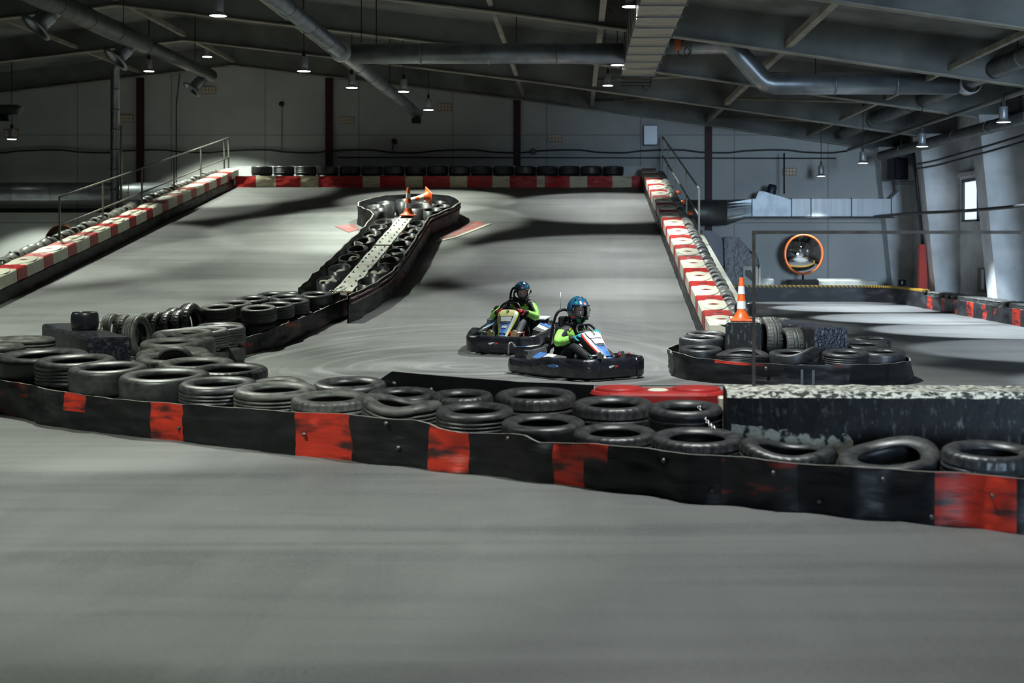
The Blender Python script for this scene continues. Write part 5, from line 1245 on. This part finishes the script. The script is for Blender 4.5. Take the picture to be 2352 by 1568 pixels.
    # nose panel: rows from the steering column down to the front bumper
    rows_ = [(.30, .640, .150), (.345, .632, .190), (.40, .600, .205), (.46, .553, .195), (.53, .494, .172), (.61, .430, .142), (.69, .372, .115), (.77, .320, .092), (.84, .278, .074), (.88, .25, .06)]
    cols = [-1.28, -1.16, -1.0, -.72, -.66, 0, .66, .72, 1.0, 1.16, 1.28]
    cm = [4, 2, 1, 3, 0, 0, 3, 1, 2, 4]
    rows_ = [(y, z, hw * .74) for y, z, hw in rows_]
    rows = []
    for (y, z, hw) in rows_: rows.append([(c_ * hw, y - .03 * (abs(c_) ** 2), z - .055 * max(0, abs(c_) - .62) ** 1.0 - (.09 if abs(c_) > 1.2 else 0)) for c_ in cols])
    m = MB(); m.grid(rows[::-1], lambda i, j: cm[j], True); nose = m.build('front_fairing', [M['k_blue'], M['k_white'], M[edge], M['k_ink'], M['black_plastic']], k)
    sd = nose.modifiers.new('thick', 'SOLIDIFY'); sd.thickness = .008; sd.offset = -1 if nose.data.polygons[25].normal.z > 0 else 1
    a1 = math.atan2(.632 - .553, .46 - .345)
    def on_nose(y, x, up=.008):
        for (ya, za, _), (yb, zb, _) in zip(rows_[:-1], rows_[1:]):
            if y <= yb: break
        return (x, y, za + (zb - za) * (y - ya) / (yb - ya) + up)
    def patch(pts, mt, nm, up=.008, par=None):
        mm = MB(); ys_ = pts; r = [[on_nose(y, w * t, up - .006 * abs(t)) for t in (-1, -.5, 0, .5, 1)] for y, w in ys_]; mm.grid(r[::-1], 0, True); return mm.build(nm, M[mt], par or nose)
    pl_ = patch([(.315, .085), (.345, .118), (.40, .124), (.455, .108)], plate, 'number_plate')
    patch([(.465, .094), (.50, .088), (.54, .078)], 'k_white', 'nose_sticker'); patch([(.545, .07), (.565, .05), (.575, .015)], 'k_grey', 'nose_sticker')
    if plate == 'k_yellow': patch([(.62, .04), (.66, .036)], 'k_white', 'nose_sticker', .010)
    if digit: text_part('plate_number', digit, .115, M['k_ink'] if plate == 'k_yellow' else M['k_grey'], pl_, on_nose(.388, 0, .016), (math.radians(33), 0, PI))
    m = MB(); m.box((0, .52, .30), (.10, .5, .06)); m.tube([(0, .34, .60), (0, .62, .16)], .018, 8); m.build('steering_column', M['black_metal'], k)
    # steering wheel
    sw = empty('steering_wheel'); sw.parent = k; sw.location = (0, .235, .635); sw.rotation_euler = (math.radians(-52), 0, 0)
    m = MB(); pts = []
    for i in range(40):
        a = 2 * PI * i / 40; r = .155; y = r * math.sin(a) * .92; pts.append((r * 1.06 * math.cos(a), max(y, -.115), 0))
    m.tube(pts, .0165, 10, closed=True); m.build('wheel_rim', M['black_plastic'], sw)
    m = MB(); m.box((0, 0, -.015), (.09, .07, .03), 0, 0, 1, .01)
    for a in (0, PI, -PI / 2): m.tube([(0, 0, -.012), (.15 * math.cos(a), max(.15 * math.sin(a), -.112), 0)], .010, 6)
    m.build('wheel_hub', M['k_grey'], sw)
    # pedals and bars
    for sx, mt in ((1, 'k_green'), (-1, 'k_red')):
        m = MB(); m.tube([(sx * .14, .80, .345), (sx * .36, .76, .345)], .013, 8); o = m.build('pedal_bar', M['k_silver'], k)
        m = MB(); m.tube([(sx * .135, .80, .345), (sx * .155, .797, .345)], .018, 8); m.tube([(sx * .345, .763, .345), (sx * .365, .76, .345)], .018, 8); m.tube([(sx * .15, .80, .345), (sx * .15, .78, .09)], .01, 6); m.tube([(sx * .35, .76, .345), (sx * .35, .74, .09)], .01, 6); m.build('bar_bracket', M[mt], o)
    m = MB(); m.box((0, .36, .17), (.16, .22, .2), 0, 0, 1, .03); m.build('fuel_tank', M['k_grey'], k)
    return k

KA = math.radians(37)
k1 = make_kart((.0, 19.38, 0), PI + KA, 0, 'go-kart in front, white nose panel with red edges and blue middle', 'k_white', '3', 'k_red')
k2 = make_kart((-1.0, 22.85, zr(22.85) + .004), PI - math.radians(12), -.115, 'go-kart behind, yellow number 9 plate and lime-edged nose panel', 'k_yellow', '9', 'k_lime')
k1.scale = (.95, .94, .97); k2.scale = (.97, .96, .97)
# a platform and the parked kart beyond the long railing
m = MB(); m.box((-14.9, 36.5, .43), (4.0, 3.4, .86)); struct('trim_3', m, M['concrete_black'], 'raised platform beyond the ramp edge pads')
k3 = make_kart((-14.6, 36.2, .862), -PI / 2 + .2, 0, 'parked kart with bare steering wheel beyond the pads of the long railing', 'k_white', '', 'k_red')

# ================================================================== DRIVERS
def skinned(name, joints, edges, radii, mt, parent=None, root=0, sub=2, cls=None, mats=None):
    me = bpy.data.meshes.new(name + '_tmp'); me.from_pydata([tuple(j) for j in joints], edges, []); me.update()
    t = bpy.data.objects.new(name + '_tmp', me); COL.objects.link(t)
    md = t.modifiers.new('skin', 'SKIN'); md.use_smooth_shade = True
    if not me.skin_vertices: raise RuntimeError('no skin layer')
    for i, v in enumerate(me.skin_vertices[0].data):
        r = radii[i]; v.radius = r if isinstance(r, tuple) else (r, r); v.use_root = (i == root)
    s = t.modifiers.new('sub', 'SUBSURF'); s.levels = sub; s.render_levels = sub
    dg = bpy.context.evaluated_depsgraph_get(); dg.update()
    nm = bpy.data.meshes.new_from_object(t.evaluated_get(dg)); nm.name = name
    bpy.data.objects.remove(t); bpy.data.meshes.remove(me)
    nm.materials.clear()
    for x in (mats or [mt]): nm.materials.append(x)
    for p in nm.polygons:
        p.use_smooth = True; p.material_index = cls(p.center) if cls else 0
    return link(name, nm, parent)

M['suit_black'] = mat('suit_black', (.016, .017, .019), .6, col2=(.035, .036, .04), scale=9, bump=.4, bscale=14)
M['suit_lime'] = mat('suit_lime', (.32, .78, .10), .55, col2=(.42, .86, .20), scale=7, bump=.9, bscale=11)
M['suit_grey'] = mat('trouser_grey', (.065, .067, .072), .7, bump=.4, bscale=14); M['suit_dark'] = mat('trouser_black', (.020, .021, .024), .6, bump=.4, bscale=14)
M['harness'] = mat('yellow_strap', (.62, .62, .04), .5); M['neck_brace'] = mat('black_neck_brace', (.008, .008, .009), .7)
M['helmet'] = camo_mat('helmet_paint', [(0, (.012, .013, .016)), (.36, (.014, .095, .20)), (.56, (.012, .075, .16)), (.64, (.11, .065, .03)), (.70, (.010, .011, .014))], 5.5)
M['helmet_black'] = mat('helmet_black', (.010, .011, .013), .2, coat=.6); M['helmet_teal'] = mat('helmet_teal', (.02, .30, .22), .25, coat=.5); M['helmet_red'] = mat('helmet_red', (.80, .04, .02), .35); M['helmet_vent'] = mat('helmet_chrome', (.45, .46, .47), .2, .7)
M['eye_white'] = mat('eye_white', (.7, .7, .68), .3); M['eye_iris'] = mat('eye_iris', (.03, .025, .02), .2); M['lip'] = mat('lip', (.42, .16, .13), .5); M['brow'] = mat('brow', (.10, .06, .04), .8)
def visor_mat():
    m = bpy.data.materials.new('tinted_visor'); m.use_nodes = True; nt = m.node_tree; N = nt.nodes; L = nt.links; N.remove(N['Principled BSDF'])
    tr = N.new('ShaderNodeBsdfTransparent'); tr.inputs['Color'].default_value = (.95, .95, .97, 1); gl = N.new('ShaderNodeBsdfGlossy'); gl.inputs['Roughness'].default_value = .03
    fr = N.new('ShaderNodeFresnel'); fr.inputs['IOR'].default_value = 1.35; mx = N.new('ShaderNodeMixShader'); L.new(fr.outputs[0], mx.inputs[0]); L.new(tr.outputs[0], mx.inputs[1]); L.new(gl.outputs[0], mx.inputs[2]); L.new(mx.outputs[0], N['Material Output'].inputs['Surface']); return m
M['visor'] = visor_mat()

def sphere_pts(fn, n=24, k=16):
    return [[fn(2 * PI * j / n, -PI / 2 + PI * i / k) for j in range(n)] for i in range(k + 1)]
def head_mesh(M4):
    """a face looking along +Y, eyes at half height"""
    m = MB()
    def f(az, el):
        x, y, z = math.cos(el) * math.sin(az), math.cos(el) * math.cos(az), math.sin(el)
        X, Y, Z = .076 * x, .094 * y, .115 * z
        if z < 0: X *= 1 + .25 * z * (.4 + abs(z)); 
        if y > 0:
            g = math.exp(-((az if az < PI else az - 2 * PI) / .16) ** 2)
            if -.42 < z < .1: Y += .024 * g * math.exp(-((z + .28) / .16) ** 2) + .008 * g
            e = abs(abs(az if az < PI else az - 2 * PI) - .42)
            Y -= .010 * math.exp(-(e / .2) ** 2) * math.exp(-((z - .02) / .14) ** 2)
            Y += .006 * math.exp(-((az if az < PI else az - 2 * PI) / .5) ** 2) * math.exp(-((z - .22) / .10) ** 2)
            Y += .008 * math.exp(-((az if az < PI else az - 2 * PI) / .3) ** 2) * math.exp(-((z + .82) / .14) ** 2)
        return M4 @ Vector((X, Y, Z))
    m.grid(sphere_pts(f, 40, 28), 0, True, True); return m

def helmet(parent, c, yaw, pitch, roll, s=1.0):
    q = Matrix.Translation(c) @ Matrix.Rotation(yaw, 4, 'Z') @ Matrix.Rotation(pitch, 4, 'X') @ Matrix.Rotation(roll, 4, 'Y') @ Matrix.Scale(s, 4)
    h = empty('helmet'); h.parent = parent; h.matrix_basis = q
    n, k = 48, 30
    def shell(az, el, add=0.0):
        a = az if az < PI else az - 2 * PI
        x, y, z = math.cos(el) * math.sin(az), math.cos(el) * math.cos(az), math.sin(el)
        X, Y, Z = (.140 + add) * x, (.165 + add) * y, (.175 + add) * z
        if z < 0:
            Z *= 1.02; chin = max(0, math.cos(az)) ** 1.5
            Y += .032 * chin * min(1, -z * 2.2) * math.cos(el) ** .3; X *= 1 - .10 * (-z)
            if y < 0: Y *= 1 + .28 * z; Z *= 1 - .12 * (-y)
        if z > .1 and y > 0: Y += .012 * math.exp(-((z - .42) / .2) ** 2) * y
        return Vector((X, Y, Z))
    vs = []; fs = []; ms = []
    keep = lambda a, el: not (abs(a) < 1.0 and -.36 < el < .30 + .08 * math.cos(a))
    els = [-1.25 + (PI / 2 + 1.25) * i / k for i in range(k + 1)]
    rows = [[shell(2 * PI * j / n, e) for j in range(n)] for e in els]
    for r in rows: vs += r
    for i in range(k):
        for j in range(n):
            az = 2 * PI * (j + .5) / n; a = az if az < PI else az - 2 * PI; el = (els[i] + els[i + 1]) / 2
            if not keep(a, el): continue
            fs.append((i * n + j, i * n + (j + 1) % n, (i + 1) * n + (j + 1) % n, (i + 1) * n + j))
            mi = 0
            if -.36 >= el and abs(a) < 1.15: mi = 1
            if abs(a) < 1.30 and -.45 < el < .42: mi = 1
            if el < -.55 and .35 < abs(a) < .95: mi = 2
            if 1.08 < abs(a) < 1.55 and -.55 < el < -.38: mi = 3
            if el < -.75 and abs(a) > 1.0: mi = 1
            if .55 < el < .72 and .75 < abs(a) < 1.0: mi = 2
            if el > .30 and abs(a) < .52 and mi != 2: mi = 4
            ms.append(mi)
    m = MB(); m.add(vs, fs, ms, True)
    o = m.build('shell', [M['helmet'], M['helmet_black'], M['helmet_teal'], M['helmet_red'], M['k_helm']], h); sd = o.modifiers.new('thick', 'SOLIDIFY'); sd.thickness = .018; sd.offset = -1 if o.data.polygons[-1].normal.z > 0 else 1
    # padding behind the face
    m = MB(); m.grid([[shell(2 * PI * j / n, e, -.03) for j in range(n // 4 - 4, n - n // 4 + 5)] for e in els], 0, True); m.build('lining', M['helmet_black'], h)
    # visor
    r = [[shell(a % (2 * PI), e, .006) for a in [-1.08 + 2.16 * j / 16 for j in range(17)]] for e in [-.38 + .74 * i / 6 for i in range(7)]]
    m = MB(); m.grid(r, 0, True); m.build('visor', M['visor'], h)
    for rr_ in (r[-1], r[0]):
        m = MB(); m.tube(rr_, .005, 6); m.build('visor_seal', M['helmet_black'], h)
    for sx in (-1, 1):
        p = shell((sx * 1.2) % (2 * PI), .0, .004); q2 = Matrix.Translation(p) @ Vector((0, 0, 1)).rotation_difference(Vector((p.x, p.y, 0)).normalized()).to_matrix().to_4x4()
        m = MB(); m.lathe([(0, .014), (.02, .014), (.028, 0)], 16, M=q2); m.build('visor_pivot', M['helmet_black'], h)
    # badge: red square with a small white peak and bar
    bd = [[shell(a % (2 * PI), e, .003) for a in [-.17 + .34 * j / 4 for j in range(5)]] for e in [.46 + .22 * i / 3 for i in range(4)]]
    m = MB(); m.grid(bd, 0, True); b = m.build('badge', M['helmet_red'], h)
    m = MB(); m.add([shell(a % (2 * PI), e, .005) for a, e in ((-.08, .54), (.08, .54), (.0, .645))], [(0, 1, 2)]); m.add([shell(a % (2 * PI), e, .005) for a, e in ((-.13, .475), (.13, .475), (.13, .50), (-.13, .50))], [(0, 1, 2, 3)]); m.build('badge_mark', M['k_white'], b)
    for (a, e, ln) in ((0.0, 1.25, .05), (.55, .95, .04), (-.55, .95, .04), (.28, -.58, .05), (-.28, -.58, .05)):
        p = shell(a % (2 * PI), e, .004); nn = p.normalized(); q2 = Matrix.Translation(p) @ Vector((0, 0, 1)).rotation_difference(nn).to_matrix().to_4x4()
        m = MB(); m.box((0, 0, 0), (ln, ln * .55, .014), 0, 0, 1, .005); m.v = [tuple(q2 @ Vector(v)) for v in m.v]; m.build('air_vent', M['helmet_vent'] if e > .8 else M['helmet_black'], h)
    return h, q

def glove(parent, wrist, tip_dir, palm_n, mt, mirror=1):
    """a gloved fist round a bar: tip_dir = wrist to knuckles, palm_n = out of the palm"""
    y = Vector(tip_dir).normalized(); z = -(Vector(palm_n) - y * Vector(palm_n).dot(y)).normalized(); x = y.cross(z) * mirror
    B = lambda p: Vector(wrist) + (x * p[0] + y * p[1] + z * p[2]) * 1.22
    J = [(0, -.02, 0), (0, .035, 0), (0, .065, .002)]; E = [(0, 1), (1, 2)]; Rr = [(.026, .019), (.032, .018), (.034, .016)]
    for fx, l, r in ((-.033, .90, .0095), (-.011, 1.0, .0105), (.011, .97, .0105), (.032, .80, .009)):
        b = len(J); k = (fx, .092, .004); J += [k, (fx * 1.05, .092 + .030 * l, -.012), (fx * 1.05, .092 + .022 * l, -.045 * l), (fx * 1.02, .086, -.056 * l)]
        E += [(2, b), (b, b + 1), (b + 1, b + 2), (b + 2, b + 3)]; Rr += [r * 1.08, r, r * .95, r * .85]
    b = len(J); J += [(-.034, .030, -.010), (-.052, .058, -.028), (-.040, .088, -.045)]; E += [(1, b), (b, b + 1), (b + 1, b + 2)]; Rr += [.0135, .0115, .010]
    Rr = [tuple(q * 1.22 for q in r) if isinstance(r, tuple) else r * 1.22 for r in Rr]
    return skinned('glove', [B(p) for p in J], E, Rr, mt, parent, 0, 1)

def driver(kart, label, fwd, lean, head_c, yaw, pitch, roll, hands, glove_mt, trouser_mt, shoe_mt, elbows, hs=1.0, cls_mirror=False):
    """all joints in the kart's own frame; the driver stands at top level with the kart's transform"""
    T = kart.matrix_basis.copy()
    hip = Vector((0, -.24, .23)); ch = Vector((lean * .5, -.285 + fwd * .5, .50)); nk = Vector((lean, -.27 + fwd, .70)); hc = Vector(head_c)
    sh = {s: Vector((lean + s * .185, -.265 + fwd, .635)) for s in (-1, 1)}
    kn = {s: Vector((s * .20, .22, .43)) for s in (-1, 1)}; an = {s: Vector((s * .20, .62, .255)) for s in (-1, 1)}
    hipj = {s: Vector((s * .095, -.20, .20)) for s in (-1, 1)}
    # body: one continuous skin, head included
    J = [hip, Vector((lean * .3, -.28 + fwd * .2, .38)), ch, Vector((lean * .9, -.28 + fwd * .9, .61)), nk, hc + Vector((0, -.02, -.06))]; E = [(0, 1), (1, 2), (2, 3), (3, 4), (4, 5)]
    Rr = [(.12, .10), (.12, .09), (.135, .095), (.11, .075), (.052, .052), (.055, .06)]
    for s in (-1, 1):
        b = len(J); e = Vector(elbows[s]); w = Vector(hands[s][0]); J += [sh[s], e, w]; E += [(3, b), (b, b + 1), (b + 1, b + 2)]; Rr += [.055, .042, .03]
        b = len(J); J += [hipj[s], kn[s], an[s], an[s] + Vector((0, .14, .02))]; E += [(0, b), (b, b + 1), (b + 1, b + 2), (b + 2, b + 3)]; Rr += [.085, .055, .04, (.035, .03)]
    body = skinned('person', J, E, Rr, M['skin'], None, 0, 1)
    q = Matrix.Translation(hc) @ Matrix.Rotation(yaw, 4, 'Z') @ Matrix.Rotation(pitch, 4, 'X') @ Matrix.Rotation(roll, 4, 'Y') @ Matrix.Translation((0, .012, -.025))
    hm = head_mesh(q).mesh('head', M['skin'])
    import bmesh
    b = bmesh.new(); b.from_mesh(body.data); b.from_mesh(hm); b.to_mesh(body.data); b.free()
    for p in body.data.polygons: p.use_smooth = True
    body.matrix_basis = T; tag(body, label, 'person')
    for sx in (-1, 1):
        m = MB(); m.lathe([(0, -.011), (.007, -.008), (.0115, 0), (.007, .008), (0, .0095)], 14, M=q @ Matrix.Translation((sx * .033, .078, .002)) @ Matrix.Rotation(-PI / 2, 4, 'X')); ey = m.build('eye', M['eye_white'], body)
        m = MB(); m.lathe([(0, .0105), (.005, .0098), (.0068, .0075)], 12, M=q @ Matrix.Translation((sx * .033, .078, .002)) @ Matrix.Rotation(-PI / 2, 4, 'X')); m.build('iris', M['eye_iris'], ey)
        m = MB(); m.tube([q @ Vector((sx * .014, .096, .024)), q @ Vector((sx * .034, .094, .029)), q @ Vector((sx * .052, .084, .023))], .0045, 6); m.build('eyebrow', M['brow'], body)
    m = MB(); m.tube([q @ Vector((-.024, .088, -.062)), q @ Vector((0, .097, -.060)), q @ Vector((.024, .088, -.062))], [.003, .0065, .003], 8); m.build('mouth', M['lip'], body)
    # jacket
    JJ = [Vector((0, -.25, .24)), Vector((lean * .3, -.28 + fwd * .2, .38)), ch, Vector((lean * .9, -.28 + fwd * .9, .60)), nk + Vector((0, 0, -.015))]; E = [(0, 1), (1, 2), (2, 3), (3, 4)]
    Rr = [(.155, .125), (.155, .12), (.17, .125), (.145, .10), (.085, .085)]
    for s in (-1, 1):
        b0 = len(JJ); e = Vector(elbows[s]); w = Vector(hands[s][0]); d = (w - e).normalized(); JJ += [sh[s], sh[s].lerp(e, .5), e, e.lerp(w, .5), w + d * .012]; E += [(3, b0)] + [(b0 + i, b0 + i + 1) for i in range(4)]; Rr += [.092, .088, .078, .068, .046]
    def cls(c):
        for s in (-1, 1):
            a, e, w = sh[s], Vector(elbows[s]), Vector(hands[s][0])
            for (p0, p1, lo, hi, seg) in ((a, e, .12, 1.15, 0), (e, w, -.1, .78, 1)):
                d = p1 - p0; t = (c - p0).dot(d) / d.length_squared
                if lo < t < hi:
                    off = c - p0 - d * t
                    if off.length < (.13 if seg == 0 else .10):
                        out = Vector((s * .8, -.15, .35 if seg else .1))
                        if off.normalized().dot(out.normalized()) > (.15 if seg == 0 else -.25): return 1
        if abs(c.x - lean * .7) < .17 and .49 < c.z < .62 and c.y > -.27 + fwd * .5 and abs(c.x - lean * .7) > .025: return 1
        return 0
    jk = skinned('racing_jacket', JJ, E, Rr, None, body, 0, 2, cls, [M['suit_black'], M['suit_lime']])
    # trousers
    JJ = [Vector((0, -.24, .20))]; E = []; Rr = [(.165, .12)]
    for s in (-1, 1):
        b0 = len(JJ); JJ += [hipj[s] + Vector((s * .02, .03, .02)), hipj[s].lerp(kn[s], .55) + Vector((0, 0, .02)), kn[s], kn[s].lerp(an[s], .5), an[s] + Vector((0, .035, .0))]; E += [(0, b0)] + [(b0 + i, b0 + i + 1) for i in range(4)]; Rr += [.105, .09, .076, .066, .056]
    skinned('trousers', JJ, E, Rr, trouser_mt, body, 0, 2)
    for s in (-1, 1):
        a = an[s]; skinned('shoe', [a + Vector((0, .0, -.02)), a + Vector((0, .04, .0)), a + Vector((0, .13, .08)), a + Vector((0, .15, .13))], [(0, 1), (1, 2), (2, 3)], [(.045, .05), (.05, .052), (.048, .040), (.036, .03)], shoe_mt, body, 0, 2)
        m = MB(); r = [(a + Vector((.045 * math.cos(t), .172, .05 + .088 * math.sin(t)))) for t in [2 * PI * i / 18 for i in range(18)]]; r2 = [p + Vector((0, .014, 0)) for p in r]
        m.add(r + r2, [tuple(range(17, -1, -1)), tuple(range(18, 36))] + [(i, (i + 1) % 18, 18 + (i + 1) % 18, 18 + i) for i in range(18)]); m.build('shoe_sole', shoe_mt if shoe_mt != M['suit_dark'] else M['k_grey'], body)
        w, td, pn = hands[s]; glove(body, w, td, pn, glove_mt, -s)
    # collar / neck brace and straps
    m = MB(); m.tube([nk + Vector((.095 * math.cos(t), .09 * math.sin(t) + .01, .025 + .01 * math.sin(t))) for t in [2 * PI * i / 24 for i in range(24)]], .042, 10, closed=True); m.build('neck_brace', M['neck_brace'], body)
    for s in (-1, 1):
        m = MB(); c0 = ch.lerp(nk, .55) + Vector((s * .115, .118, .02)); m.box(tuple(c0), (.035, .02, .075), 0, 0, 1, .006); m.build('strap_patch', M['harness'], body)
    helmet(body, hc, yaw, pitch, roll, hs)
    return body

M['k_helm'] = mat('helmet_blue', (.010, .085, .19), .2, col2=(.014, .12, .24), scale=6, coat=.7)
def on_wheel(deg, steer=0):
    a = math.radians(deg); p = Vector((.164 * math.cos(a), .143 * math.sin(a), 0)); return Matrix.Translation((0, .235, .635)) @ Matrix.Rotation(math.radians(-52), 4, 'X') @ p
def grip(s, deg, drop=.0):
    """wrist, direction to the knuckles, palm normal for a hand on the wheel rim; s = -1 left of the kart frame"""
    c = on_wheel(deg); td = Vector((-s * .35, .80, .30)).normalized(); pn = Vector((-s * .55, .15, -.62)).normalized()
    z = -(pn - td * pn.dot(td)).normalized(); w = c - td * .115 + z * .034; return (w, td, pn)
cy, red_g = mat('cyan_glove', (.05, .42, .52), .5, bump=.2), mat('red_glove', (.50, .015, .02), .5, bump=.2)
# front driver: head turned into the bend, right hand high on the wheel
g1 = {-1: grip(-1, 165), 1: grip(1, 38)}
d1 = driver(k1, 'person in the front kart, cyan gloves, black and lime jacket, looking into the bend', .12, -.05, (-.085, -.085, .925), math.radians(-2), math.radians(-4), 0, g1, cy, M['suit_dark'], M['suit_dark'], {-1: (-.37, .0, .46), 1: (.335, -.04, .46)}, 1.11)
g2 = {-1: grip(-1, 160), 1: grip(1, 24)}
d2 = driver(k2, 'person in the kart behind, red gloves, lime jacket, facing ahead', .0, -.06, (-.10, -.235, .862), math.radians(15), math.radians(-6), math.radians(3), g2, red_g, M['suit_grey'], mat('tan_shoe', (.42, .28, .14), .7), {-1: (-.37, -.06, .45), 1: (.37, -.06, .45)}, 1.0)
# ================================================================== LIGHT AND CAMERA
def spot(p, power, col, half=46, blend=.18, rad=.13, parent=None):
    l = bpy.data.lights.new('lamp_light', 'SPOT'); l.energy = power; l.color = col; l.spot_size = math.radians(half * 2); l.spot_blend = blend; l.shadow_soft_size = rad
    o = bpy.data.objects.new('lamp_light', l); COL.objects.link(o)
    if parent: o.parent = parent; o.location = (0, 0, -.03)
    else: o.location = p
    return o
TINT = [(.92, 1.0, .86), (.94, 1.0, .96), (.82, .93, 1.0)]
PW = 1950
HALF = [47, 45, 34]
POW = {1: .48, 3: .8, 8: .9, 7: 1.3, 2: 1.0, 4: .9, 5: .7, 6: .5, 9: .6, 13: .7, 11: 1.7, 12: 1.6, 10: 1.7, 14: .9}
for i, (o, p, tn) in enumerate(LAMPS): spot(None, PW * POW.get(i, 1.0), TINT[tn], HALF[tn], parent=o)
# the same three rows of lamps carry on over the near track, outside the frame
for (x, z, tn, ys) in ((-5.6, 5.75, 0, (16.5, 9.0)), (.9, 5.8, 1, (17.5, 10.5)), (8.6, 4.6, 2, (24, 18)), (-12.3, 6.3, 0, (33, 26, 19))):
    for y in ys: spot((x, y, z), PW * (1.15 if (x, y) == (.9, 17.5) else .78), TINT[tn], HALF[tn])
# unseen gate behind the near track, added and aimed to bring in bluish daylight
m = MB(); m.box((5.8, -13.9, 2.4), (5.0, .1, 4.2)); o = struct('added_gate', m, M['window_glow'], 'unseen glowing gate added behind the near track for daylight')
l = bpy.data.lights.new('added_gate_light', 'AREA'); l.shape = 'RECTANGLE'; l.size = 4.6; l.size_y = 3.8; l.energy = 330; l.spread = math.radians(27); l.color = (.58, .78, 1.0)
o = bpy.data.objects.new('added_gate_light', l); COL.objects.link(o); o.location = (5.8, -13.7, 2.5); o.rotation_euler = (PI / 2 - .08, 0, -.07)

w = bpy.data.worlds.new('world'); sc.world = w; w.use_nodes = True
w.node_tree.nodes['Background'].inputs['Color'].default_value = (.6, .75, 1, 1); w.node_tree.nodes['Background'].inputs['Strength'].default_value = .05

cam = bpy.data.cameras.new('camera'); co = bpy.data.objects.new('camera', cam); COL.objects.link(co)
co.location = (0, 0, H); co.rotation_euler = (PI / 2, 0, 0)
cam.sensor_width = 36; cam.lens = F / 2352 * 36; cam.shift_x = (1176 - VX) / 2352; cam.shift_y = (VY - 784) / 2352
cam.dof.use_dof = True; cam.dof.focus_distance = 19.0; cam.dof.aperture_fstop = 2.0; cam.clip_end = 200
sc.camera = co
sc.view_settings.view_transform = 'Standard'; sc.view_settings.look = 'None'; sc.view_settings.gamma = 1; sc.view_settings.exposure = 0.0
try: sc.view_settings.use_curve_mapping = False
except Exception: pass
sc.cycles.use_denoising = True; sc.cycles.use_adaptive_sampling = True; sc.cycles.adaptive_threshold = .035; sc.cycles.adaptive_min_samples = 16
sc.cycles.max_bounces = 6; sc.cycles.diffuse_bounces = 3; sc.cycles.glossy_bounces = 3; sc.cycles.transmission_bounces = 4; sc.cycles.transparent_max_bounces = 6
sc.cycles.caustics_reflective = False; sc.cycles.caustics_refractive = False; sc.cycles.sample_clamp_indirect = 5
